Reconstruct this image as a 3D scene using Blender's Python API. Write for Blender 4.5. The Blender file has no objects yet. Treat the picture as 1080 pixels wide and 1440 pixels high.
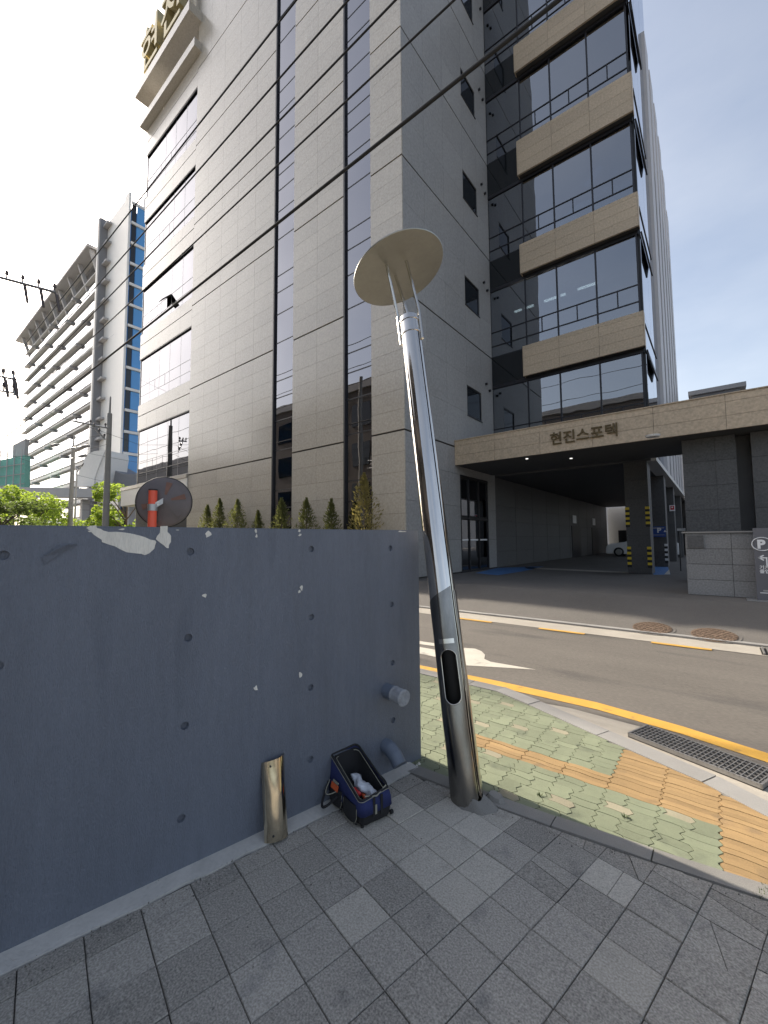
import bpy, bmesh, math, random
from math import sin, cos, pi, radians
from mathutils import Vector, Matrix
random.seed(7)
R = random.Random(11)
# ---------------------------------------------------------------- camera, sky, sun, exposure
CAM = Vector((0, 0, 1.6)); FPX = 583.74
YAW, PIT, ROL = radians(-38.647), radians(3.891), radians(-0.4)
FW = Vector((sin(YAW)*cos(PIT), cos(YAW)*cos(PIT), sin(PIT)))
_r0 = Vector((cos(YAW), -sin(YAW), 0)); _u0 = _r0.cross(FW)
RT = cos(ROL)*_r0 + sin(ROL)*_u0; UP = RT.cross(FW)
SUN_EL, SUN_AZ = radians(33), radians(-87)       # azimuth measured from +Y towards +X
scene = bpy.context.scene
col = scene.collection
cd = bpy.data.cameras.new('camera'); cam = bpy.data.objects.new('camera', cd); col.objects.link(cam)
cd.sensor_fit = 'HORIZONTAL'; cd.sensor_width = 36; cd.lens = 36*FPX/1080
cd.clip_start = .02; cd.clip_end = 3000
cam.matrix_world = Matrix((( RT.x, UP.x, -FW.x, CAM.x), (RT.y, UP.y, -FW.y, CAM.y), (RT.z, UP.z, -FW.z, CAM.z), (0, 0, 0, 1)))
scene.camera = cam
w = bpy.data.worlds.new('World'); scene.world = w; w.use_nodes = True
nt = w.node_tree; bg = nt.nodes['Background']
sky = nt.nodes.new('ShaderNodeTexSky'); sky.sky_type = 'NISHITA'; sky.sun_disc = False
sky.sun_elevation = SUN_EL; sky.sun_rotation = SUN_AZ
sky.air_density = 1.0; sky.dust_density = 4.0; sky.ozone_density = .4; sky.altitude = 50
# thin high cloud, the same everywhere in the sky
tc = nt.nodes.new('ShaderNodeTexCoord'); mp = nt.nodes.new('ShaderNodeMapping'); mp.inputs['Scale'].default_value = (1.2, 1.2, 3.0)
nz = nt.nodes.new('ShaderNodeTexNoise'); nz.inputs['Scale'].default_value = 1.6; nz.inputs['Detail'].default_value = 6; nz.inputs['Roughness'].default_value = .55
cr = nt.nodes.new('ShaderNodeValToRGB'); cr.color_ramp.elements[0].position = .38; cr.color_ramp.elements[1].position = .75
cr.color_ramp.elements[0].color = (.30, .30, .30, 1); cr.color_ramp.elements[1].color = (.66, .66, .66, 1)
hs = nt.nodes.new('ShaderNodeHueSaturation'); hs.inputs['Saturation'].default_value = .35; hs.inputs['Value'].default_value = 1.5
mx = nt.nodes.new('ShaderNodeMix'); mx.data_type = 'RGBA'
L = nt.links.new
L(tc.outputs['Generated'], mp.inputs['Vector']); L(mp.outputs['Vector'], nz.inputs['Vector']); L(nz.outputs['Fac'], cr.inputs['Fac'])
L(sky.outputs['Color'], hs.inputs['Color']); L(cr.outputs['Color'], mx.inputs['Factor'])
L(sky.outputs['Color'], mx.inputs['A']); L(hs.outputs['Color'], mx.inputs['B']); L(mx.outputs['Result'], bg.inputs['Color'])
bg.inputs['Strength'].default_value = .10
sd = bpy.data.lights.new('sun', 'SUN'); sd.energy = 3.8; sd.angle = radians(.6); sd.color = (1, .91, .78)
sun = bpy.data.objects.new('sun', sd); col.objects.link(sun)
sdir = Vector((sin(SUN_AZ)*cos(SUN_EL), cos(SUN_AZ)*cos(SUN_EL), sin(SUN_EL)))
sun.rotation_euler = sdir.to_track_quat('Z', 'Y').to_euler(); sun.location = (-20, 0, 40)
vs = scene.view_settings; vs.view_transform = 'Standard'; vs.look = 'None'; vs.exposure = 1.22; vs.gamma = 1; vs.use_curve_mapping = False

# ---------------------------------------------------------------- pixel -> direction helpers (distance always from a surface)
def ray(x, y): return FW + RT*((x-540)/FPX) - UP*((y-720)/FPX)
def G(x, y, z=0.0):                       # on a level surface
    d = ray(x, y); return CAM + d*((z-CAM.z)/d.z)
def onY(x, y, Y): d = ray(x, y); return CAM + d*(Y/d.y)
def onX(x, y, X): d = ray(x, y); return CAM + d*(X/d.x)
def at(x, y, dep): return CAM + ray(x, y)*dep

# ---------------------------------------------------------------- materials
M = {}
def mat(name, base, rough=.6, metal=0., var=.12, scale=3., bump=0., bscale=60., speck=0., sscale=180., rand=0., stretch=(1, 1, 1), spec=.5, ior=1.5, tint=None, aniso=None, fine=0., rvar=0.):
    m = bpy.data.materials.new(name); m.use_nodes = True; n = m.node_tree; P = n.nodes['Principled BSDF']
    P.inputs['Roughness'].default_value = rough; P.inputs['Metallic'].default_value = metal
    P.inputs['Specular IOR Level'].default_value = spec; P.inputs['IOR'].default_value = ior
    geo = n.nodes.new('ShaderNodeNewGeometry'); mpn = n.nodes.new('ShaderNodeMapping'); mpn.inputs['Scale'].default_value = stretch
    n.links.new(geo.outputs['Position'], mpn.inputs['Vector']); vec = mpn.outputs['Vector']
    def noise(s, det=5):
        t = n.nodes.new('ShaderNodeTexNoise'); t.inputs['Scale'].default_value = s; t.inputs['Detail'].default_value = det
        n.links.new(vec, t.inputs['Vector']); return t.outputs['Fac']
    def math_(op, a, b):
        k = n.nodes.new('ShaderNodeMath'); k.operation = op
        for i, v in enumerate((a, b)):
            if isinstance(v, (int, float)): k.inputs[i].default_value = v
            else: n.links.new(v, k.inputs[i])
        return k.outputs[0]
    f = math_('ADD', math_('MULTIPLY', math_('SUBTRACT', noise(scale), .5), var*3.0), 1.0)
    if fine: f = math_('ADD', f, math_('MULTIPLY', math_('SUBTRACT', noise(scale*9), .5), fine*3))
    if speck: f = math_('ADD', f, math_('MULTIPLY', math_('SUBTRACT', noise(sscale, 2), .5), speck*3.0))
    if rand:
        oi = n.nodes.new('ShaderNodeObjectInfo'); f = math_('ADD', f, math_('MULTIPLY', math_('SUBTRACT', oi.outputs['Random'], .5), rand*2))
    f = math_('MAXIMUM', f, .05)
    vm = n.nodes.new('ShaderNodeVectorMath'); vm.operation = 'SCALE'; n.links.new(f, vm.inputs['Scale'])
    if tint:
        mixn = n.nodes.new('ShaderNodeMix'); mixn.data_type = 'RGBA'; mixn.inputs['A'].default_value = (*base, 1); mixn.inputs['B'].default_value = (*tint[0], 1)
        rp = n.nodes.new('ShaderNodeMapRange'); rp.inputs[1].default_value = tint[2]; rp.inputs[2].default_value = tint[2]+.14
        n.links.new(noise(tint[1]), rp.inputs[0]); n.links.new(rp.outputs[0], mixn.inputs['Factor']); n.links.new(mixn.outputs['Result'], vm.inputs[0])
    else: vm.inputs[0].default_value = base
    n.links.new(vm.outputs[0], P.inputs['Base Color'])
    if rvar:
        n.links.new(math_('MAXIMUM', math_('ADD', math_('MULTIPLY', math_('SUBTRACT', noise(scale*4, 8), .42), rvar*4), rough), rough*.6), P.inputs['Roughness'])
    if bump:
        b = n.nodes.new('ShaderNodeBump'); b.inputs['Strength'].default_value = bump; b.inputs['Distance'].default_value = .01
        n.links.new(noise(bscale, 4), b.inputs['Height']); n.links.new(b.outputs['Normal'], P.inputs['Normal'])
    M[name] = m; return m
def emat(name, c, s):
    m = bpy.data.materials.new(name); m.use_nodes = True; P = m.node_tree.nodes['Principled BSDF']
    P.inputs['Base Color'].default_value = (*c, 1); P.inputs['Emission Color'].default_value = (*c, 1); P.inputs['Emission Strength'].default_value = s; M[name] = m
def glassmat(name, tint, refl_min, rough=.01, through=.5, wob=.0, gc=(.92, .95, 1)):
    """tinted window glass: reflects by Fresnel plus a coating, lets dim light through"""
    m = bpy.data.materials.new(name); m.use_nodes = True; n = m.node_tree; n.nodes.remove(n.nodes['Principled BSDF'])
    out = n.nodes['Material Output']; tr = n.nodes.new('ShaderNodeBsdfTransparent'); tr.inputs[0].default_value = (*[c*through for c in tint], 1)
    gl = n.nodes.new('ShaderNodeBsdfGlossy'); gl.inputs['Roughness'].default_value = rough; gl.inputs['Color'].default_value = (*gc, 1)
    fr = n.nodes.new('ShaderNodeFresnel'); fr.inputs['IOR'].default_value = 1.6
    mr = n.nodes.new('ShaderNodeMapRange'); mr.inputs[1].default_value = .05; mr.inputs[2].default_value = 1; mr.inputs[3].default_value = refl_min; mr.inputs[4].default_value = 1
    mixs = n.nodes.new('ShaderNodeMixShader')
    n.links.new(fr.outputs[0], mr.inputs[0]); n.links.new(mr.outputs[0], mixs.inputs[0]); n.links.new(tr.outputs[0], mixs.inputs[1]); n.links.new(gl.outputs[0], mixs.inputs[2])
    n.links.new(mixs.outputs[0], out.inputs[0])
    if wob:
        geo = n.nodes.new('ShaderNodeNewGeometry'); t = n.nodes.new('ShaderNodeTexNoise'); t.inputs['Scale'].default_value = .7; t.inputs['Detail'].default_value = 1
        n.links.new(geo.outputs['Position'], t.inputs['Vector']); b = n.nodes.new('ShaderNodeBump'); b.inputs['Strength'].default_value = wob; b.inputs['Distance'].default_value = .05
        n.links.new(t.outputs['Fac'], b.inputs['Height']); n.links.new(b.outputs['Normal'], gl.inputs['Normal']); n.links.new(b.outputs['Normal'], fr.inputs['Normal'])
    M[name] = m
mat('dirt', (.16, .15, .13), .95, var=.2, bump=.4)
mat('asphalt', (.118, .105, .091), .9, var=.14, scale=1.1, stretch=(.35, 1.3, 1), tint=((.078, .071, .064), 1.3, .55), speck=.30, sscale=70, bump=.5, bscale=180, fine=.05)
mat('asphalt_old', (.115, .105, .094), .92, var=.16, scale=.7, speck=.3, sscale=60, bump=.5, bscale=160, fine=.06)
mat('concrete_pale', (.33, .30, .255), .9, var=.12, scale=2, speck=.12, bump=.3, bscale=120, fine=.06)
mat('kerb_granite', (.27, .26, .245), .75, var=.12, scale=3, speck=.2, bump=.2, rand=.1)
mat('slab_grey', (.21, .20, .185), .85, var=.14, scale=3, speck=.25, sscale=240, bump=.35, bscale=220, rand=.15)
mat('tile_grey', (.315, .293, .260), .8, tint=((.20, .192, .178), 6., .60), var=.13, scale=1.7, speck=.60, sscale=130, bump=.5, bscale=200, rand=.16, fine=.06)
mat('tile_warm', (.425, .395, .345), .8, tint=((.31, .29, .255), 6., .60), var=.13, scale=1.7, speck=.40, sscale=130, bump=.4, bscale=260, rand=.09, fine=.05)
mat('grout', (.085, .08, .07), .95, var=.2, bump=.3)
mat('paver_green', (.185, .205, .132), .9, tint=((.125, .14, .095), 5, .6), var=.15, scale=4, speck=.2, sscale=240, bump=.35, bscale=200, rand=.11, fine=.06)
mat('paver_orange', (.30, .195, .088), .9, tint=((.20, .135, .07), 5, .6), var=.16, scale=4, speck=.22, sscale=240, bump=.35, bscale=200, rand=.12, fine=.06)
mat('paver_beige', (.27, .245, .17), .9, var=.12, scale=4, speck=.2, sscale=240, bump=.35, bscale=200, rand=.1)
mat('paver_joint', (.035, .038, .026), .95, var=.3)
mat('paint_yellow', (.50, .285, .05), .7, tint=((.30, .19, .07), 9, .60), var=.14, scale=6, speck=.15, bump=.2, fine=.07)
mat('paint_white', (.46, .43, .37), .75, tint=((.28, .26, .23), 7, .60), var=.10, scale=5, speck=.12, bump=.2, fine=.07)
mat('paint_blue', (.06, .16, .36), .7, var=.2, scale=2, fine=.1)
mat('blue_wall', (.152, .170, .212), .5, var=.15, scale=1.3, bump=.8, bscale=150, stretch=(3, 3, .45), fine=.07, speck=.10, sscale=70, tint=((.128, .144, .182), 2.6, .58), rvar=.12)
mat('bare_cement', (.66, .63, .57), .9, var=.16, scale=7, bump=.4, bscale=60, fine=.12, stretch=(2.5, 2.5, .6))
mat('base_strip', (.46, .445, .42), .85, var=.15, scale=6, bump=.35, bscale=70, fine=.1)
mat('pipe_plastic', (.13, .155, .2), .5, var=.15, scale=8)
mat('pipe_end', (.30, .31, .33), .85, var=.35, scale=25, bump=.4)
mat('steel', (.60, .575, .54), .06, 1, var=.10, scale=2, rvar=.05, fine=.05, stretch=(3, 3, .4), bump=.02, bscale=14)
mat('steel_dull', (.22, .212, .20), .22, 1, var=.34, scale=4, stretch=(3, 3, .5), fine=.12, bump=.05, bscale=18)
mat('steel_worn', (.55, .52, .47), .17, 1, var=.16, scale=5, bump=.06, bscale=20)
mat('steel_disc', (.37, .37, .335), .36, 1, var=.13, scale=3.5, fine=.06, bump=.02)
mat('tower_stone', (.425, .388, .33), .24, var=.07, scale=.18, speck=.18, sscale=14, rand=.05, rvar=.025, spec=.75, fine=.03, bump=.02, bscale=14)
mat('joint_dark', (.05, .047, .045), .8)
mat('tan_stone', (.48, .385, .275), .55, var=.07, scale=.8, speck=.26, sscale=16, rand=.05, bump=.05, bscale=20)
mat('dark_stone', (.085, .085, .086), .5, var=.10, scale=.8, speck=.38, sscale=24, rand=.1)
mat('mid_stone', (.22, .22, .22), .5, var=.10, scale=.8, speck=.34, sscale=30, rand=.1)
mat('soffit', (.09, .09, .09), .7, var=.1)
mat('frame_dark', (.022, .022, .026), .4, .3)
mat('frame_grey', (.25, .25, .26), .4, .5)
mat('room_dark', (.05, .05, .055), .9)
mat('blind', (.12, .13, .14), .9, var=.05)
mat('gold', (.13, .095, .045), .5, .5, var=.15)
mat('gold_light', (.42, .36, .2), .4, .6, var=.1)
mat('fin_grey', (.52, .50, .50), .5, .1, var=.05)
mat('white_panel', (.72, .70, .66), .5, var=.05)
mat('sign_slate', (.13, .13, .145), .45, var=.06)
mat('sign_white', (.8, .8, .8), .5, var=.03)
mat('sign_blue', (.025, .075, .30), .45, var=.04)
mat('sign_red', (.55, .02, .04), .45, var=.04)
mat('guard_yellow', (.75, .55, .03), .5, var=.05)
mat('guard_black', (.015, .015, .015), .6)
mat('orange_paint', (.75, .10, .05), .4, var=.06)
mat('mirror_back', (.12, .10, .10), .55, var=.2, scale=5)
mat('mirror_rust', (.17, .085, .06), .7, var=.25, scale=9)
mat('rubber', (.015, .015, .015), .7)
mat('galv', (.42, .42, .42), .45, .8, var=.1, scale=8)
mat('conc_pole', (.33, .32, .30), .85, var=.08)
mat('wire', (.02, .02, .022), .7)
mat('porcelain', (.10, .08, .075), .4)
mat('bag_navy', (.012, .02, .095), .75, var=.2, scale=14, bump=.35, bscale=400)
mat('bag_black', (.012, .012, .014), .8, var=.2, scale=14, bump=.3, bscale=300)
mat('bag_trim', (.26, .25, .20), .8)
mat('bag_orange', (.55, .10, .03), .6)
mat('poly_clear', (.52, .54, .58), .22, var=.35, scale=26, bump=.6, bscale=34)
mat('red_plastic', (.55, .03, .03), .35)
mat('iron_rust', (.15, .105, .075), .75, .35, var=.3, scale=9, fine=.15, bump=.3)
mat('grate_steel', (.30, .29, .28), .5, .7, var=.2, scale=9)
mat('car_white', (.8, .8, .8), .2, var=.01)
mat('car_dark', (.03, .03, .033), .25, var=.02)
mat('car_glass', (.01, .012, .014), .05, var=.01)
def leafmat(name, c, tr, **k):
    m = mat(name, c, .6, **k); n = m.node_tree; P = n.nodes['Principled BSDF']; t = n.nodes.new('ShaderNodeBsdfTranslucent'); t.inputs[0].default_value = (*tr, 1)
    ms = n.nodes.new('ShaderNodeMixShader'); ms.inputs[0].default_value = .5; n.links.new(P.outputs[0], ms.inputs[1]); n.links.new(t.outputs[0], ms.inputs[2]); n.links.new(ms.outputs[0], n.nodes['Material Output'].inputs[0])
leafmat('leaf_spring', (.13, .21, .035), (.40, .52, .06), var=.25, scale=1.1, rand=.1)
leafmat('leaf_mid', (.08, .115, .035), (.16, .22, .05), var=.3, scale=1.3, rand=.1)
leafmat('leaf_conifer', (.12, .135, .05), (.16, .17, .05), var=.25, scale=2, rand=.15)
leafmat('leaf_conifer_dry', (.185, .165, .06), (.24, .20, .06), var=.3, scale=2)
mat('bark', (.10, .075, .055), .9, var=.2)
mat('net_green', (.22, .50, .43), .8, var=.15)
mat('flank_stone_shaded', (.285, .28, .275), .5, var=.08, scale=.3, speck=.2, sscale=14, rand=.05)  # tower stone darkened and greyed, the flank's shade put into its colour
mat('steel_warm_sheen', (.62, .55, .42), .10, 1, var=.16, scale=5, fine=.1, rvar=.06)  # plain steel, tinted with the warm paving light it mirrors
mat('far_fin', (.56, .55, .54), .6)
mat('far_white', (.74, .72, .68), .5, var=.03)
mat('far_grey', (.40, .39, .39), .6, var=.05)  # lightened to carry the glare washing over the far block
mat('far_dark', (.22, .22, .23), .6, var=.05)  # dark tone lifted by the same painted glare
mat('brick_block', (.20, .17, .15), .8, var=.06)
mat('moss', (.06, .09, .02), .9, var=.3, scale=20)
emat('tube_light', (1, .97, .92), 3)
emat('downlight', (1, .96, .9), .8)
glassmat('glass_front', (.30, .33, .36), .36, .012, .35, .10, (.66, .66, .70))
glassmat('glass_wing', (.36, .42, .45), .26, .008, .55, .12)
glassmat('glass_side', (.3, .3, .3), .5, .02, .2, .05)
glassmat('glass_blue', (.5, .75, 1.0), .30, .01, .9, .05)
mat('mirrored_sky_panel', (.09, .30, .62), .12, var=.1, scale=.3)  # blue of the mirrored sky put into the pane colour
mat('glass_dark_back', (.03, .033, .038), .6)
mat('blue_back', (.05, .20, .48), .5)

# ---------------------------------------------------------------- object helpers
WL = {}
def link(o, parent, wloc):
    col.objects.link(o); WL[o.name] = Vector(wloc)
    if parent is not None:
        o.parent = parent; o.location = Vector(wloc) - WL[parent.name]
    else: o.location = wloc
    return o
def props(o, label=None, cat=None, group=None, kind=None):
    if label: o['label'] = label
    if cat: o['category'] = cat
    if group: o['group'] = group
    if kind: o['kind'] = kind
    return o
def thing(name, loc, label, cat, group=None):
    o = bpy.data.objects.new(name, None); o.empty_display_size = .1; link(o, None, loc); return props(o, label, cat, group)
def obj(name, verts, faces, m, parent=None, smooth=False, **k):
    vs_ = [Vector(v) for v in verts]
    lo = Vector((min(v.x for v in vs_), min(v.y for v in vs_), min(v.z for v in vs_))); hi = Vector((max(v.x for v in vs_), max(v.y for v in vs_), max(v.z for v in vs_)))
    c = Vector(((lo.x+hi.x)/2, (lo.y+hi.y)/2, lo.z))
    me = bpy.data.meshes.new(name); me.from_pydata([v-c for v in vs_], [], faces)
    ms = m if isinstance(m, (list, tuple)) else [m]
    for q in ms: me.materials.append(M[q])
    me.update()
    if smooth:
        me.polygons.foreach_set('use_smooth', [True]*len(me.polygons))
    o = bpy.data.objects.new(name, me); link(o, parent, c); return props(o, **k)
class MB:
    def __init__(s): s.v = []; s.f = []
    def add(s, v, f):
        n = len(s.v); s.v += [Vector(q) for q in v]; s.f += [[i+n for i in t] for t in f]; return s
    def box(s, x0, x1, y0, y1, z0, z1):
        return s.add([(x0, y0, z0), (x1, y0, z0), (x1, y1, z0), (x0, y1, z0), (x0, y0, z1), (x1, y0, z1), (x1, y1, z1), (x0, y1, z1)],
                     [(0, 3, 2, 1), (4, 5, 6, 7), (0, 1, 5, 4), (1, 2, 6, 5), (2, 3, 7, 6), (3, 0, 4, 7)])
    def fbox(s, o, a, b, c):      # box from origin and three edge vectors
        o, a, b, c = map(Vector, (o, a, b, c)); p = [o, o+a, o+a+b, o+b]; p += [q+c for q in p]
        fs = [(0, 3, 2, 1), (4, 5, 6, 7), (0, 1, 5, 4), (1, 2, 6, 5), (2, 3, 7, 6), (3, 0, 4, 7)]
        if a.cross(b).dot(c) < 0: fs = [f[::-1] for f in fs]
        return s.add(p, fs)
    def tube(s, pts, r, n=10, cap=True):
        pts = [Vector(p) for p in pts]; rs = r if isinstance(r, (list, tuple)) else [r]*len(pts); base = len(s.v); prev = None
        for i, p in enumerate(pts):
            t = (pts[min(i+1, len(pts)-1)] - pts[max(i-1, 0)]).normalized()
            u = t.orthogonal().normalized() if prev is None else (prev - t*prev.dot(t)).normalized(); prev = u; v = t.cross(u)
            s.v += [p + (u*cos(2*pi*k/n) + v*sin(2*pi*k/n))*rs[i] for k in range(n)]
        for i in range(len(pts)-1):
            for k in range(n):
                a = base+i*n+k; b = base+i*n+(k+1) % n; s.f.append([a, b, b+n, a+n])
        if cap:
            s.f.append([base+k for k in range(n)][::-1]); s.f.append([base+(len(pts)-1)*n+k for k in range(n)])
        return s
    def prism(s, poly, vec):      # closed polygon (3d points) swept by vec
        n = len(poly); vec = Vector(vec); a = [Vector(p) for p in poly]
        nn = Vector((0, 0, 0))
        for i in range(n): nn += a[i].cross(a[(i+1) % n])
        if nn.dot(vec) < 0: a = a[::-1]
        return s.add(a + [p+vec for p in a], [list(range(n))[::-1], list(range(n, 2*n))] + [[i, (i+1) % n, n+(i+1) % n, n+i] for i in range(n)])
    def build(s, name, m, parent=None, smooth=False, **k): return obj(name, s.v, s.f, m, parent, smooth, **k)
def box(name, x0, x1, y0, y1, z0, z1, m, parent=None, **k): return MB().box(x0, x1, y0, y1, z0, z1).build(name, m, parent, **k)
UNIT = {}
def unit(kind, m):
    if (kind, m) not in UNIT:
        if kind == 'cube':
            v = [(x, y, z) for z in (-.5, .5) for x, y in ((-.5, -.5), (.5, -.5), (.5, .5), (-.5, .5))]
            f = [(0, 3, 2, 1), (4, 5, 6, 7), (0, 1, 5, 4), (1, 2, 6, 5), (2, 3, 7, 6), (3, 0, 4, 7)]
        elif kind == 'tile':       # slab with a small chamfer round its top
            e = .012; v = [(x, y, -1) for x, y in ((-.5, -.5), (.5, -.5), (.5, .5), (-.5, .5))] + [(x, y, -.12) for x, y in ((-.5, -.5), (.5, -.5), (.5, .5), (-.5, .5))]
            q = .5-e; v += [(x, y, 0) for x, y in ((-q, -q), (q, -q), (q, q), (-q, q))]
            f = [(8, 9, 10, 11)] + [[a+i, a+(i+1) % 4, a+4+(i+1) % 4, a+4+i] for a in (0, 4) for i in range(4)]
        me = bpy.data.meshes.new(kind+'_'+m); me.from_pydata(v, [], f); me.materials.append(M[m]); UNIT[kind, m] = me
    return UNIT[kind, m]
def piece(name, c, size, m, parent, rotz=0, kind='cube', rx=0, ry=0):
    o = bpy.data.objects.new(name, unit(kind, m)); link(o, parent, c); o.scale = size; o.rotation_euler = (rx, ry, rotz); return o
def pbox(name, x0, x1, y0, y1, z0, z1, m, parent): return piece(name, ((x0+x1)/2, (y0+y1)/2, (z0+z1)/2), (abs(x1-x0), abs(y1-y0), abs(z1-z0)), m, parent)
def text_mesh(name, body, size, depth, m, parent, origin, ux, uy, bold=0.0, space=1.0):
    cu = bpy.data.curves.new('tmp', 'FONT'); cu.body = body; cu.size = size; cu.extrude = depth/2; cu.offset = bold; cu.align_x = 'LEFT'; cu.space_character = space; cu.resolution_u = 3
    t = bpy.data.objects.new('tmp', cu); col.objects.link(t); dg = bpy.context.evaluated_depsgraph_get(); dg.update()
    me = bpy.data.meshes.new_from_object(t.evaluated_get(dg)); bpy.data.objects.remove(t)
    ux, uy = Vector(ux).normalized(), Vector(uy).normalized(); uz = ux.cross(uy); o = Vector(origin)
    vv = [o + ux*v.co.x + uy*v.co.y + uz*v.co.z for v in me.vertices]; ff = [list(p.vertices) for p in me.polygons]
    return obj(name, vv, ff, m, parent) if vv else None
def interp(pts, t):
    for (a, b), (c, d) in zip(pts, pts[1:]):
        if t <= c: return b + (d-b)*(t-a)/(c-a)
    return pts[-1][1]
SW = Vector((0, 0, 1))
def clip(poly, a, b, c):          # keep a*x+b*y<=c
    out = []
    for i in range(len(poly)):
        p, q = poly[i], poly[(i+1) % len(poly)]; fp = a*p[0]+b*p[1]-c; fq = a*q[0]+b*q[1]-c
        if fp <= 0: out.append(p)
        if fp*fq < 0: t = fp/(fp-fq); out.append((p[0]+(q[0]-p[0])*t, p[1]+(q[1]-p[1])*t))
    return out
def area(p): return abs(sum(p[i][0]*p[(i+1) % len(p)][1]-p[(i+1) % len(p)][0]*p[i][1] for i in range(len(p))))/2
def below(poly, p, q):            # part of poly on the lower-Y side of the line p-q
    dx, dy = q[0]-p[0], q[1]-p[1]; return clip(poly, -dy, dx, -dy*p[0]+dx*p[1])
def above(poly, p, q):
    dx, dy = q[0]-p[0], q[1]-p[1]; return clip(poly, dy, -dx, dy*p[0]-dx*p[1])
def proj(P): d = Vector(P)-CAM; z = d.dot(FW); return (540+FPX*d.dot(RT)/z, 720-FPX*d.dot(UP)/z)
def inpoly(x, y, pl):
    r = False
    for i in range(len(pl)):
        (a, b), (c, d) = pl[i], pl[i-1]
        if (b > y) != (d > y) and x < (c-a)*(y-b)/(d-b)+a: r = not r
    return r
def sheet(name, poly, z, m, parent=None, **k):
    pl = [(p[0], p[1], z if len(p) < 3 else p[2]) for p in poly]
    n = Vector((0, 0, 0))
    for i in range(len(pl)): n += Vector(pl[i]).cross(Vector(pl[(i+1) % len(pl)]))
    if n.z < 0: pl = pl[::-1]
    return obj(name, pl, [list(range(len(pl)))], m, parent, **k)
def slab(name, poly, z0, z1, m, parent=None, **k): return MB().prism([(p[0], p[1], z0) for p in poly], (0, 0, z1-z0)).build(name, m, parent, **k)
# ================================================================ THE SETTING
RZ = -.06
sheet('ground', [(-900, -900), (900, -900), (900, 900), (-900, 900)], -.16, 'dirt', kind='structure')
road = sheet('road', [(-300, 4.05), (150, 4.05), (150, 8.1), (-300, 8.1)], RZ, 'asphalt', kind='structure')
sheet('gutter_strip_far', [(-300, 7.98), (.42, 7.98), (150, 7.98), (150, 8.56), (-300, 8.56)], RZ+.006, 'concrete_pale', kind='structure')
kb = thing('far_kerb', (-5, 8.6, -.06), 'thin grey flush kerb line along the building forecourt', 'kerb'); del kb['category']; kb['kind'] = 'structure'
for i in range(60): pbox('kerb_stone', -40+i, -40+i+.994, 8.562, 8.70, -.15, -.022+R.uniform(-.002, .002), 'kerb_granite', kb)
def rampz(Y): return -.025 + .345*min(max((Y-8.70)/2.1, 0), 1)
FZ = rampz(20)
v, f = [], []
for i, Y in enumerate((8.70, 10.8, 60)): v += [(-120, Y, rampz(Y)), (90, Y, rampz(Y))]
obj('forecourt', v, [(0, 1, 3, 2), (2, 3, 5, 4)], 'asphalt_old', kind='structure')
def on_ramp(x, y):
    d = ray(x, y); k = .345/2.1; t = (-.025 - k*8.70 - CAM.z)/(d.z - k*d.y); return CAM + d*t
# painted markings on the road
YT = [(594, 936.5), (700, 958), (839, 988), (960, 1022), (1080, 1060)]; YB = [(594, 944.5), (700, 966.5), (839, 998), (960, 1033), (1080, 1073)]
yt = [G(*p, RZ) for p in YT]; yb = [G(*p, RZ) for p in YB]
dl, dr = Vector((-1, 0, 0)), (yt[-1]-yt[-2]).normalized()
yt = [yt[0]+dl*60] + yt + [yt[-1]+dr*.5, yt[-1]+dr*.5+Vector((40, -2, 0))]; yb = [yb[0]+dl*60] + yb + [yb[-1]+dr*.5, yb[-1]+dr*.5+Vector((40, -2, 0))]
vv = [(p.x, p.y, RZ+.004) for p in yt] + [(p.x, p.y, RZ+.004) for p in yb]; n = len(yt)
obj('yellow_line', vv, [(n+i, n+i+1, i+1, i) for i in range(n-1)], 'paint_yellow', road)
for a, b in (((649, 868), (692, 875.5)), ((758, 884), (821, 893)), ((917, 902), (1001, 914.5))):
    p, q = G(*a, RZ), G(*b, RZ); yy = 7.935
    sheet('yellow_dash', [(p.x, yy-.07), (q.x, yy-.07), (q.x, yy+.04), (p.x, yy+.04)], RZ+.010, 'paint_yellow', road)
for xx in (-14, -11, -8.2): sheet('yellow_dash', [(xx, 7.865), (xx+1.1, 7.865), (xx+1.1, 7.975), (xx, 7.975)], RZ+.010, 'paint_yellow', road)
def arc_px(pl): return [G(*p, RZ)[:2] for p in pl]
sheet('road_arrow', arc_px([(560, 905), (612, 914), (655, 911.5), (668, 912.5), (677, 916), (682, 921), (681, 927), (690, 931), (754, 942), (655, 936), (612, 924), (560, 913)]), RZ+.004, 'paint_white', road)
sheet('road_arrow_bar', arc_px([(550, 896), (612, 905), (640, 909), (640, 912.5), (612, 909), (550, 900.5)]), RZ+.004, 'paint_white', road)
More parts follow.
